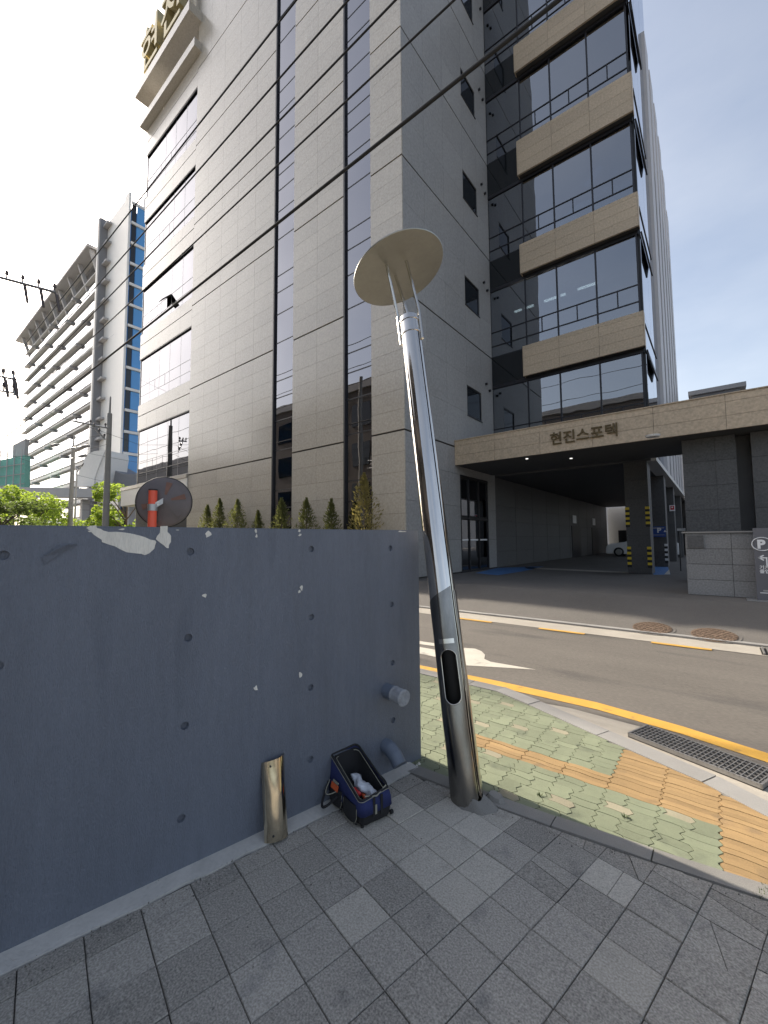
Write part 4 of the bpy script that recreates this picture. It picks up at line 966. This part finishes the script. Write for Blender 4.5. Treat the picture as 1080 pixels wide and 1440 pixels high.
for x0, x1 in ((-.68, .53), (.84, 3.2)):
    pl = box('pier', x0+.02, x1-.02, 14.95, 15.9, ZB-.1, CZ0+.01, 'joint_dark', bld)
    nc = 2
    for i in range(nc):
        for j in range(6):
            a, b = ZB+.01+.69*j, ZB+.01+.69*(j+1); fr = (0, .62, 1)
            pbox('pier_panel', x0+(x1-x0)*fr[i]+.003, x0+(x1-x0)*fr[i+1]-.003, 14.9, 14.95, a+.004, min(b, CZ0)-.004, 'dark_stone', pl)
    pbox('pier_panel', x0, x0+.02, 14.951, 15.9, ZB, CZ0, 'dark_stone', pl)
box('pier_gap_shade', .5, .87, 15.3, 15.5, ZB-.1, CZ0, 'soffit', bld)  # dark filler added so the gap between the piers reads as shade
# cladding panels: the ones that show largest are parts of their own
def show(p):
    c = Vector(((p[0]+p[1])/2, (p[2]+p[3])/2, (p[4]+p[5])/2)); d = c-CAM; w_ = max(p[1]-p[0], p[3]-p[2]); u, v_ = proj(c)
    vis = 1 if (0 < u < 1080 and -30 < v_ < 800) else .01
    nrm = Vector((0, -1, 0)) if (p[1]-p[0]) > (p[3]-p[2]) else Vector((1, 0, 0))
    return vis*w_*(p[5]-p[4])*abs(d.normalized().dot(nrm))/d.length_squared
PAN.sort(key=show, reverse=True)
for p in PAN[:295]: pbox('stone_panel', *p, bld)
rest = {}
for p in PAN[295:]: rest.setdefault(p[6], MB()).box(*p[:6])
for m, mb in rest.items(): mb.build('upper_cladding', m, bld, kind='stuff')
# ================================================================ THINGS ON THE FORECOURT
lb = thing('granite_block_wall', (0, 12.05, FZ), 'low grey granite-clad block wall beside the driveway', 'wall')
box('core', -.55, .72, 11.85, 12.4, FZ-.1, 1.70, 'joint_dark', lb)
for i, (a, b) in enumerate(((-.57, .24), (.24, .74))):
    for j in range(4):
        z0, z1 = FZ+.005+.345*j, FZ+.005+.345*(j+1); pbox('granite_panel', a+.004, b-.004, 11.8, 11.85, z0+.004, z1-.004, 'mid_stone', lb)
for j in range(4): pbox('granite_panel', -.575, -.555, 11.853, 12.4, FZ+.009+.345*j, FZ+.001+.345*(j+1), 'mid_stone', lb)
box('cap', -.63, .78, 11.76, 12.45, 1.712, 1.745, 'kerb_granite', lb)
pq = onY(966, 753, 11.79); pq2 = onY(990, 770, 11.79)
ps = thing('number_plaque', (-.4, 11.79, 1.4), 'small dark stone plaque fixed on the low granite block wall', 'plaque')
box('plate', pq.x, pq2.x, 11.775, 11.799, pq2.z, pq.z, 'dark_stone', ps)
box('bevel_edge', pq.x-.012, pq2.x+.012, 11.790, 11.7985, pq2.z-.012, pq.z+.012, 'mid_stone', ps)
sg = thing('parking_board', (.95, 11.45, FZ-.03), 'freestanding slate-grey parking board with white circled P and arrow', 'sign')
sx = .585; SYY = 11.44; sb0 = rampz(10.9)-.01
box('board', sx, sx+.86, SYY, SYY+.07, sb0+.03, 1.795, 'sign_slate', sg)
box('base_plate', sx-.16, sx+.95, SYY-.14, SYY+.22, sb0-.02, sb0+.026, 'galv', sg)
cpt = onY(1071.5, 765, SYY); r0 = .155
pts = [Vector((cpt.x+cos(2*pi*k/40)*r0*1.0, SYY-.003, cpt.z+sin(2*pi*k/40)*r0*.86)) for k in range(41)]
mb = MB(); mb.tube(pts, .0085, 6, cap=False); mb.build('ring', 'sign_white', sg)
text_mesh('letter_p', 'P', .235, .006, 'sign_white', sg, (cpt.x-.075, SYY-.004, cpt.z-.083), (1, 0, 0), (0, 0, 1), .012)
ap = [onY(*p, SYY) for p in ((1066.2, 784.3), (1078, 784.3))]
mb = MB(); a, b = ap[0].copy(), ap[1].copy(); b.z = a.z; th = .012
mb.box(a.x, b.x+.012, SYY-.005, SYY-.001, a.z-th, a.z+th); mb.box(b.x-.012, b.x+.012, SYY-.0055, SYY-.001, a.z-.16, a.z-th)
for sgn in (1, -1): mb.fbox((a.x-.008, SYY-.006, a.z), (.085, 0, .062*sgn), (.016, 0, -.020*sgn), (0, .005, 0))
mb.build('arrow', 'sign_white', sg)
t1 = onY(1068, 800, SYY); t2 = onY(1068, 805.5, SYY)
text_mesh('lettering', '기계식', .085, .004, 'sign_white', sg, (t1.x, SYY-.003, t1.z), (1, 0, 0), (0, 0, 1), .002)
text_mesh('lettering', '출입구', .085, .004, 'sign_white', sg, (t1.x, SYY-.003, t2.z), (1, 0, 0), (0, 0, 1), .002)
e1 = onY(1069, 833.5, SYY); box('underline', e1.x, e1.x+.4, SYY-.004, SYY, e1.z-.008, e1.z+.008, 'sign_white', sg)
box('logo_bar', e1.x+.05, e1.x+.3, SYY-.004, SYY, e1.z+.03, e1.z+.06, 'galv', sg)
a, b = onY(916.5, 740.5, 22.3), onY(936.5, 755, 22.3)
bs_ = thing('parking_sign', ((a.x+b.x)/2, 22.3, a.z), 'blue parking sign with white P on the second driveway pillar', 'sign')
box('plate', a.x, b.x, 22.33, 22.36, b.z, a.z, 'sign_blue', bs_); text_mesh('letter_p', 'P', .30, .01, 'sign_white', bs_, (a.x+.19, 22.325, b.z+.20), (1, 0, 0), (0, 0, 1), .012)
box('text_line', a.x+.03, b.x-.05, 22.322, 22.33, a.z-.09, a.z-.05, 'galv', bs_); text_mesh('arrow_mark', '▲', .12, .008, 'sign_white', bs_, (a.x+.43, 22.325, b.z+.22), (1, 0, 0), (0, 0, 1)); box('text_line', a.x+.05, b.x-.05, 22.322, 22.33, b.z+.08, b.z+.10, 'galv', bs_)
a, b = onY(941, 710.5, 27.9), onY(949.5, 718.5, 27.9)
rs_ = thing('red_sign', ((a.x+b.x)/2, 27.9, b.z), 'small red and white sign on the third driveway pillar', 'sign')
box('border', a.x, b.x, 27.95, 27.99, b.z, a.z, 'sign_white', rs_); box('red_face', a.x+.05, b.x-.04, 27.94, 27.949, b.z+.08, a.z-.04, 'sign_red', rs_); box('text_line', a.x+.1, b.x-.1, 27.932, 27.939, (a.z+b.z)/2, (a.z+b.z)/2+.08, 'sign_white', rs_)
a, b = onY(952, 743, 20), onY(964, 746.5, 20)
ws_ = thing('lane_sign', ((a.x+b.x)/2, 20, b.z), 'narrow white sign strip hanging between the pillars and the granite pier', 'sign')
box('strip', a.x, b.x, 19.98, 20.02, b.z, a.z, 'sign_white', ws_); mb = MB(); mb.tube([(a.x+.05, 20, FZ), (a.x+.05, 20.0, b.z+.02)], .02, 8); mb.build('post', 'frame_dark', ws_)
sheet('accessible_bay', [G(*p, FZ)[:2] for p in ((668, 806), (700, 798.5), (765, 796.5), (738, 803), (700, 809))], FZ+.004, 'paint_blue', kind='structure')
sheet('accessible_bay_right', [G(*p, FZ)[:2] for p in ((918, 797), (939, 796), (943, 808), (919, 808.5))], FZ+.004, 'paint_blue', kind='structure')
sheet('bay_line', [G(*p, FZ)[:2] for p in ((934, 808), (941, 801), (942.5, 808))], FZ+.008, 'paint_white', kind='structure')
sheet('drive_line', [G(*p, FZ)[:2] for p in ((740, 797.5), (884, 804.5), (884, 806.5), (738, 799.5))], FZ+.004, 'concrete_pale', kind='structure')
# ================================================================ VEHICLES
def make_car(name, loc, rz, label, m, L_=4.4, Wd=1.8, H=1.45, van=False):
    t = thing(name, loc, label, 'car' if not van else 'van')
    cz, sz = cos(rz), sin(rz); lc = Vector(loc)
    def P(x, y, z): return lc + Vector((x*cz-y*sz, x*sz+y*cz, z))
    if van: prof = [(-.5, .35), (-.5, .95), (-.495, 1.0), (-.47, 1.02), (.30, 1.0), (.46, .62), (.495, .55), (.5, .4), (.5, .32)]
    else: prof = [(-.5, .38), (-.5, .62), (-.46, .70), (-.36, .74), (-.24, .97), (-.08, 1.0), (.08, .97), (.22, .72), (.42, .64), (.485, .54), (.5, .40)]
    low = .2
    sec = [(-.5, 1), (-.42, 1), (.42, 1), (.5, 1)]
    v = []; n_ = len(prof)
    cols = [(-.5, .94, 0), (-.47, 1, .02), (-.36, 1, .0), (.36, 1, 0), (.47, 1, .02), (.5, .94, 0)]
    for yk, sc, _ in cols:
        for x, z in prof:
            zz_ = z*H; tum = 1 if zz_ < .75*H*.9 else 1-.16*(zz_/H-.62)/.38
            v.append(P(x*L_*(.985 if abs(yk) > .48 else 1), yk*Wd*tum, zz_*(.985 if abs(yk) > .48 else 1)))
        for x in (.5, .42, .25, -.25, -.42, -.5): v.append(P(x*L_, yk*Wd, low*(1 if abs(x) > .3 else .9)))
    k = n_+6; f = []
    for c in range(len(cols)-1):
        for i in range(k): a, b = c*k+i, c*k+(i+1) % k; f.append([a, b, b+k, a+k])
    f += [list(range(k))[::-1], [(len(cols)-1)*k+i for i in range(k)]]
    o = obj('body', v, f, m, t, smooth=False)
    bm = bmesh.new(); bm.from_mesh(o.data); bmesh.ops.recalc_face_normals(bm, faces=bm.faces); bmesh.ops.bevel(bm, geom=[e for e in bm.edges if e.calc_face_angle(0) > .25], offset=.035, segments=2, affect='EDGES'); bm.to_mesh(o.data); bm.free()
    for s in (-1, 1):
        for xw in (-.30, .31):
            c = P(xw*L_, s*Wd*.43, .33); d = P(xw*L_, s*(Wd*.5+.02), .33)
            mb = MB(); mb.tube([c, c.lerp(d, .15), c.lerp(d, .9), d], [.30, .325, .325, .30], 28); wh = mb.build('wheel', 'rubber', t)
            mb = MB(); mb.tube([d+(d-c).normalized()*.003, d+(d-c).normalized()*.015], [.21, .19], 18); mb.build('rim', 'galv', wh)
        g_ = [(-.27, .74), (-.20, .93), (-.08, .955), (.07, .93), (.18, .74)] if not van else [(.1, .62), (.1, .92), (.29, .92), (.42, .64)]
        poly = [P(x*L_, s*Wd*.5*(1-.16*(z-.62)/.38)+s*.008, z*H) for x, z in g_]
        MB().prism(poly, P(0, s*.01, 0)-P(0, 0, 0)).build('side_window', 'car_glass', t)
        MB().fbox(P(L_*.478, s*Wd*.30-.13, H*.46), P(.06, 0, 0)-P(0, 0, 0), P(0, .26, 0)-P(0, 0, 0), SW*.13).build('headlight', 'glass_side', t)
    wsd = [(.095, .955), (.205, .745)] if not van else [(.315, .96), (.44, .67)]
    (xa, za), (xb, zb) = wsd; e_ = .012
    MB().prism([P(xa*L_+.02, -Wd*.40, za*H), P(xb*L_+.02, -Wd*.45, zb*H), P(xb*L_+.02, Wd*.45, zb*H), P(xa*L_+.02, Wd*.40, za*H)], P(.015, 0, .015)-P(0, 0, 0)).build('windscreen', 'car_glass', t)
    MB().fbox(P(L_*.495, -.5, .38), P(.02, 0, 0)-P(0, 0, 0), P(0, 1.0, 0)-P(0, 0, 0), SW*.12).build('grille', 'guard_black', t)
    return t
make_car('parked_car', (-4.15, 34.6, FZ), radians(180), 'white car parked inside the covered driveway behind the pillar', 'car_white')
vc = at(-35, 760, 7.2)
make_car('parked_van', (vc.x-.6, vc.y-.9, 0), radians(180-11), 'dark-roofed van parked behind the blue wall', 'car_dark', 4.6, 1.8, 2.02, True)
# ================================================================ TREES AND SHRUBS
def leaves(mb, c, rad, n, size, rnd, shell=.35):
    for i in range(n):
        while True:
            d = Vector((rnd.uniform(-1, 1), rnd.uniform(-1, 1), rnd.uniform(-1, 1)))
            if .05 < d.length <= 1: break
        q = d.normalized()*(d.length**shell); p = c+Vector((q.x*rad[0], q.y*rad[1], q.z*rad[2]))
        a = Vector((rnd.uniform(-1, 1), rnd.uniform(-1, 1), rnd.uniform(-.4, .9))).normalized(); b = a.orthogonal().normalized(); b = (b*cos(rnd.uniform(0, 6))+a.cross(b)*sin(rnd.uniform(0, 6))).normalized(); s = size*rnd.uniform(.6, 1.3)
        mb.add([p-a*s, p+b*s*.45, p+a*s, p-b*s*.45], [(0, 1, 2, 3)])
def tree(base, h, cr, label, m, seed, group='trees beyond the wall', nl=5200, size=.16, low=.25):
    rnd = random.Random(seed); base = Vector(base); t = thing('tree', base, label, 'tree', group)
    mb = MB(); tp = base+Vector((rnd.uniform(-.2, .2), rnd.uniform(-.2, .2), h*.8)); mid = base.lerp(tp, .5)+Vector((.1, .05, 0))
    mb.tube([base-SW*.2, base+SW*.2, mid, tp], [h*.032, h*.026, h*.018, h*.005], 10)
    cl = []
    for i in range(16):
        an = rnd.uniform(0, 2*pi); zz_ = rnd.uniform(low+.05, .98); rr = cr*(1-abs(zz_-.6)*1.1)*rnd.uniform(.45, .95); e = base+Vector((cos(an)*rr, sin(an)*rr, h*zz_*.93)); st = base.lerp(tp, max(.2, zz_*.75))
        mb.tube([st, st.lerp(e, .5)+SW*.1, e], [h*.010, h*.006, .008], 6); cl.append(e)
    mb.build('trunk', 'bark', t)
    mb = MB()
    for e in cl: leaves(mb, e, (cr*rnd.uniform(.28, .42), cr*rnd.uniform(.28, .42), h*rnd.uniform(.07, .13)), nl//16, size, rnd, .55)
    mb.build('crown', m, t); return t
def gd(x, y, dep): p = at(x, y, dep); return Vector((p.x, p.y, 0))
tree(gd(56, 760, 34), 6.0, 3.1, 'bushy pale green tree between the white blade-shaped porch and the lamp-bearing pole', 'leaf_spring', 1, low=.15, nl=7000, size=.13)
tree(gd(172, 760, 31), 5.9, 2.3, 'bright spring-green tree directly behind the tall concrete utility pole', 'leaf_spring', 2, low=.1, nl=6500, size=.13)
tree(gd(16, 760, 52), 9.5, 3.0, 'yellow-green tree above the grey walkway beside green scaffold netting', 'leaf_spring', 3, nl=5000, size=.2)
tree(gd(2, 760, 24), 4.4, 2.2, 'reddish-green bush by the parked van behind the wall', 'leaf_mid', 4, low=.1, nl=4500, size=.11)
def conifer(base, h, r_, label, m, seed, group='small conifers along the tower foot', size=.055):
    rnd = random.Random(seed); base = Vector(base); t = thing('conifer', base, label, 'conifer', group); mb = MB(); mb.tube([base-SW*.1, base+SW*h*.97], [.05, .008], 8); mb.build('trunk', 'bark', t)
    mb = MB(); n_ = int(2600*h/2.5)
    for i in range(n_):
        z = rnd.random()**1.0; an = rnd.uniform(0, 2*pi); env = r_*(1-z**2.6)*(.72+.28*sin(an*3+z*11+seed))*(.55+.45*sin(min(1, z*5+.25)*pi/2)); q = env*rnd.uniform(.35, 1.05); p = base+Vector((cos(an)*q, sin(an)*q, .12+h*z))
        a = Vector((cos(an)*.6, sin(an)*.6, rnd.uniform(.4, 1.1))).normalized(); b = Vector((rnd.uniform(-1, 1), rnd.uniform(-1, 1), rnd.uniform(-.3, .3))).normalized(); s = size*rnd.uniform(.6, 1.4)
        mb.add([p-a*s*.5, p+b*s*.4, p+a*s*1.2, p-b*s*.4], [(0, 1, 2, 3)])
    mb.build('crown', m, t)
CON = [(292, 708, .62, 'first'), (309, 704, .66, 'second'), (334, 706, .75, 'third'), (363, 714, .6, 'fourth'), (396, 705, .7, 'fifth'), (431, 703, .62, 'sixth'), (466, 700, .66, 'seventh')]
for i, (x, y, r_, wd_) in enumerate(CON):
    tp = onY(x, y, 10.25); conifer((tp.x, tp.y, rampz(10.25)), tp.z-rampz(10.25)-.1+R.uniform(-.15, .1), r_*R.uniform(.85, 1.2), f'green conifer shrub against the pale tower, {wd_} from the low porch', 'leaf_conifer', i+5)
tp = onY(512, 667, 10.2); conifer((tp.x, tp.y, rampz(10.2)), tp.z-rampz(10.2)-.1, .85, 'tallest conifer, half brown, standing before the dark glass strip nearest the tower corner', 'leaf_conifer_dry', 30)
# ================================================================ FAR GLASS OFFICE BLOCK
fb = thing('far_office_block', (-130, 40, 0), 'distant tall office block with horizontal fins and blue glass end', 'building')
FY = 29.; F0, FHF, NF = 2.0, 4.15, 15
box('main_block', -164, -99.6, FY+.3, 58, -.2, 64.0, 'far_white', fb)
for k in range(NF):
    z0 = F0+FHF*k
    sl_ = box('floor_fin', -165, -101.7, FY-.55, FY+.29, z0+FHF-.35, z0+FHF-.1, 'far_fin', fb)
    gp = box('glazing', -163.5, -99.9, FY+.12, FY+.28, z0+.9, z0+FHF-.6, 'far_grey', fb)
    for i in range(8): pbox('pane', -163.3+i*7.9, -163.3+(i+1)*7.9-.35, FY+.05, FY+.11, z0+1.0, z0+FHF-.7, 'glass_side', gp)
    for i in range(3): pbox('fin_bracket', -160+i*19+4*((k*5) % 4), -158.6+i*19+4*((k*5) % 4), FY-.85, FY+.1, z0+FHF-.9, z0+FHF-.36, 'far_grey', sl_)
rf = MB().fbox((-168, FY-2.6, 64.2), (67, 0, 0), (0, 9, 0), (0, 0, .6)).build('roof_canopy', 'far_grey', fb)
for i in range(9): MB().fbox((-163+i*7.6, FY-2.0, 64.2), (.6, 0, 0), (0, 1.9, -5.5), (0, .8, 0)).build('roof_strut', 'far_grey', rf)
box('blade_wall', -99.4, -98.6, FY-1.3, FY+1, -.2, 70.0, 'far_white', fb); box('blade_face', -98.59, -98.0, FY-1.25, FY+1, -.2, 69.8, 'far_dark', fb)
eb = box('end_block', -99.3, -86.6, FY+.5, 60, -.2, 66.5, 'blue_back', fb)
box('end_block_front', -99.2, -86.7, FY+.2, FY+.49, -.2, 69.5, 'far_white', fb)
box('corner_panel', -88.6, -86.4, FY+.1, FY+.48, -.2, 70.0, 'far_white', fb)
box('plant_room', -90, -86.7, FY+4, FY+16, 66.6, 73, 'far_grey', fb)
for k in range(NF+1):
    z0 = F0+FHF*k; pbox('louvre', -99.2, -95.6, FY-.7, FY+.48, z0+FHF-.5, z0+FHF-.1, 'far_grey', eb)
    pbox('white_spandrel', -86.59, -86.2, FY+.6, 60, z0+FHF-.55, z0+FHF-.05, 'far_white', eb)
    pbox('pane', -86.59, -86.5, FY+.7, FY+1.5, z0+.1, z0+FHF-.6, 'car_glass', eb)
    for i in range(5): pbox('pane', -86.59, -86.48, FY+1.6+i*5.2, FY+1.6+(i+1)*5.2-.3, z0+.1, z0+FHF-.6, 'mirrored_sky_panel', eb)
# blade-shaped porch and walkway in front of it
sc_ = 70.0
def fp(x, y, dep=sc_): return at(x, y, dep)
po = thing('blade_porch', gd(130, 760, sc_), 'white curved blade porch with glass hood on a grey raised walkway', 'porch')
o1 = [fp(104, 684), fp(112, 660), fp(121, 640), fp(132, 634.5), fp(148, 632.5), fp(143, 645), fp(137, 660), fp(133, 672), fp(131, 684)]
MB().prism(o1, FW*2.0).build('blade', 'white_panel', po)
o2 = [fp(148, 632.5), fp(148.8, 640), fp(146, 660), fp(141, 684), fp(131.2, 684), fp(133, 672), fp(137, 660), fp(143, 645)]
MB().prism([p+FW*.3 for p in o2], FW*6).build('blade_edge', 'far_white', po)
o3 = [fp(147, 650, 73), fp(156, 657, 73), fp(165, 664, 73), fp(172, 666.5, 73), fp(193, 667, 73), fp(193, 690, 73), fp(141, 690, 73)]
MB().prism(o3, FW*8).build('glass_hood', 'far_dark', po)
wk = thing('raised_walkway', gd(60, 760, 66), 'grey raised walkway crossing low behind the trees', 'walkway')
a, b = fp(-30, 684, 66), fp(245, 689, 66); MB().prism([a, b, b-SW*1.3, a-SW*1.6], FW*6).build('deck', 'far_grey', wk)
for x in (-5, 60, 120, 185, 235):
    p = fp(x, 700, 68); box('support', p.x-.5, p.x+.5, p.y-.5, p.y+.5, -.1, p.z-.3, 'far_grey', wk)
# scaffolded building wrapped in green net
sn = thing('scaffolded_building', gd(20, 760, 95), 'far building under scaffold with green safety netting', 'building')
MB().prism([fp(-40, 655, 95), fp(35, 640, 95), fp(34, 720, 95), fp(-40, 720, 95)], FW*1.5).build('green_net', 'net_green', sn)
cr_ = [fp(18, 626, 97), fp(36, 617, 97), fp(34, 648, 97), fp(17, 652, 97)]; MB().prism(cr_, FW*1).build('bare_frame', 'far_grey', sn)
for i in range(5):
    p = fp(-10+i*10, 650, 94.6); mb = MB(); mb.tube([(p.x, p.y, 0), (p.x, p.y, p.z+3)], .12, 6); mb.build('scaffold_tube', 'galv', sn)
for i in range(4):
    a, b = fp(-40, 663+i*13, 94.4), fp(34, 652+i*14, 94.4); mb = MB(); mb.tube([a, b], .12, 6); mb.build('scaffold_tube', 'galv', sn)
# ================================================================ UTILITY POLES, LAMPS, WIRES
def upole(x, dep, ytop, label, arms=()):
    b = gd(x, 760, dep); tpz = at(x, ytop, dep).z; t = thing('utility_pole', b, label, 'utility pole', 'utility poles along the street'); mb = MB()
    mb.tube([b-SW*.2, b+SW*tpz*.9, b+SW*(tpz*.9+.01), b+SW*tpz], [.20, .13, .06, .04], 16); mb.build('shaft', 'conc_pole', t)
    for (xa, ya, xb, yb) in arms:
        a, c = at(xa, ya, dep-.15), at(xb, yb, dep-.15); mb = MB(); mb.tube([a, c], .05, 6); ar = mb.build('cross_arm', 'galv', t)
        for k in range(3):
            p = a.lerp(c, .08+.42*k); mb = MB(); mb.tube([p, p+SW*.14, p+SW*.15, p+SW*.22, p+SW*.23, p+SW*.28], [.03, .03, .07, .05, .06, .03], 10); mb.build('insulator', 'porcelain', ar)
    return t
t = upole(147.5, 25, 553, 'tall concrete utility pole with a cross arm, in front of the bright green tree', ((103, 592, 152, 602), (131, 600, 148, 618)))
t = upole(97.5, 33, 607, 'concrete utility pole carrying flat street lamp heads, left of the blue glass block end', ())
for (xa, ya, xb, yb) in ((98, 622, 82, 625), (98, 630, 116, 628), (98, 645, 112, 642)):
    a, b = at(xa, ya, 32.9), at(xb, yb, 32.9); mb = MB(); mb.tube([a, b], .03, 6); ar = mb.build('lamp_arm', 'galv', t)
    d = (b-a).normalized(); mb = MB(); mb.tube([b-d*.1, b+d*.15, b+d*.5, b+d*.6], [.05, .13, .12, .03], 10); mb.build('lamp_head', 'far_dark', ar)
sl = thing('street_lamp', gd(104, 760, 36), 'slim grey street lamp with a short angled arm near the utility poles', 'street lamp'); b = gd(104, 760, 36); z_ = at(104, 657, 36).z
mb = MB(); mb.tube([b-SW*.1, b+SW*z_], [.09, .06], 12); mb.build('mast', 'galv', sl); a, c = b+SW*(z_-.4), at(115, 655, 36); mb = MB(); mb.tube([a, c], .035, 8); mb.build('arm', 'galv', sl); mb = MB(); mb.tube([c, c+(c-a)*.35], [.08, .05], 8); mb.build('lamp_head', 'far_dark', sl)
def near_pole(px, dep, arms, label):
    b = gd(px, 760, dep); t = thing('utility_pole', b, label, 'utility pole'); mb = MB(); mb.tube([b-SW*.2, b+SW*12.5], [.19, .12], 16); mb.build('shaft', 'conc_pole', t)
    for (xa, ya, xb, yb, r_) in arms:
        a, c = at(xa, ya, dep-.2), at(xb, yb, dep-.2); mb = MB(); mb.tube([a, c], r_, 8); ar = mb.build('cross_arm', 'galv', t)
        n_ = 4
        for k in range(n_):
            p = a.lerp(c, .55+.44*k/(n_-1)); mb = MB(); mb.tube([p-SW*.02, p+SW*.13, p+SW*.14, p+SW*.2, p+SW*.21, p+SW*.27], [.02, .02, .05, .04, .05, .02], 10); mb.build('insulator', 'porcelain', ar)
            if k in (1, 2, 3) and r_ > .03:
                q = p+RT*.08-SW*.1; mb = MB(); mb.tube([p, q, q+RT*.10-SW*.5], [.015, .045, .035], 8); mb.build('strain_insulator', 'porcelain', ar)
    return t
near_pole(-70, 12.5, ((-75, 370, 78, 411, .045), (-75, 515, 19, 533, .035), (-75, 540, 20, 552, .03), (19, 527, 20.5, 556, .03)), 'utility pole whose long cross arms reach in beside the bright sky')
WY_ = 5.0
def wire(pts, r_, label, group='overhead wires along the road', sag=0):
    mb = MB(); q = []
    for a, b in zip(pts, pts[1:]):
        for i in range(16): t = i/16; q.append(a.lerp(b, t)-SW*sag*4*t*(1-t))
    q.append(pts[-1]); mb.tube(q, r_, 6); return props(mb.build('overhead_wire', 'wire', smooth=True), label, 'wire', group)
for y, r_, lab in ((316, .030, 'thickest black overhead cable crossing in front of the pale tower'), (45, .019, 'thin overhead wire, highest of the wires crossing the pale tower'), (122, .018, 'thin overhead wire, second highest of those crossing the pale tower'), (179, .018, 'thin overhead wire, third highest of those crossing the pale tower'), (237, .017, 'thin overhead wire, next above the thick cable on the pale tower')):
    p = onY(370, y, WY_); wire([Vector((-60, WY_+.1, p.z-.2)), Vector((14, WY_, p.z+.1))], r_, lab, sag=.25)
for (a, b, da, db, r_) in (((55, 384, 12.3), (300, 40, 0), 0, 0, .008), ):
    pass
for i, (x0, y0, d0, x1, y1, d1) in enumerate(((-30, 545, 20, 560, 745, 60), (-30, 600, 30, 260, 660, 34), (-30, 625, 30, 210, 690, 33), (-20, 575, 14, 160, 470, 60), (-30, 690, 30, 220, 712, 30), (-30, 705, 30, 220, 716, 30), (-10, 395, 12.3, -60, 440, 14), (-20, 615, 20, 150, 610, 25), (-20, 640, 20, 150, 625, 25))):
    wire([at(x0, y0, d0), at(x1, y1, d1)], .010, 'thin service wire strung between the utility poles beside the far block', 'service wires between the utility poles', sag=.3)
# ================================================================ BUILDINGS ON THIS SIDE OF THE ROAD (seen mirrored in the tower glass)
def block(name, x0, x1, y0, y1, h, label, m, nf, nc):
    t = thing(name, ((x0+x1)/2, (y0+y1)/2, 0), label, 'building'); box('wall', x0, x1, y0, y1, -.2, h, m, t); box('parapet', x0-.15, x1+.15, y0-.15, y1+.15, h, h+.6, 'far_grey', t)
    for k in range(nf):
        for i in range(nc):
            a = x0+(x1-x0)*(i+.2)/nc; b = x0+(x1-x0)*(i+.8)/nc; z = 1.2+k*(h-1)/nf; pbox('window', a, b, y1, y1+.05, z, z+1.7, 'car_glass', t)
block('street_block', -34, -19, -16, -1.2, 13, 'brown office block mirrored in the dark tower glass strips', 'brick_block', 4, 5)
block('street_block', -17, -3.5, -24, -10.5, 15, 'tall grey block behind the plaza, mirrored as the dark stripe in the lamp post', 'brick_block', 4, 5)
block('street_block', -66, -44, -20, -1.5, 11, 'grey low block mirrored in the far tower windows', 'far_grey', 3, 7)
# block closing the view behind the driveway
block('rear_block', -30, 40, 75, 90, 16, 'plain grey block behind the driveway and canopy', 'far_grey', 3, 10)
tree((1.2, 55, FZ), 7, 3, 'dark green tree behind the driveway beyond the pillars', 'leaf_mid', 9, 'trees behind the driveway', 4000, .2)
rp_ = thing('roof_parapet', (3, 30, 0), 'low dark roof edge rising above the canopy end', 'building')
box('wall', -.9, 1.7, 36, 44, -.1, 11.6, 'far_dark', rp_); box('roof_slab', -1.1, 2.0, 35.8, 44.3, 11.6, 11.9, 'far_grey', rp_)
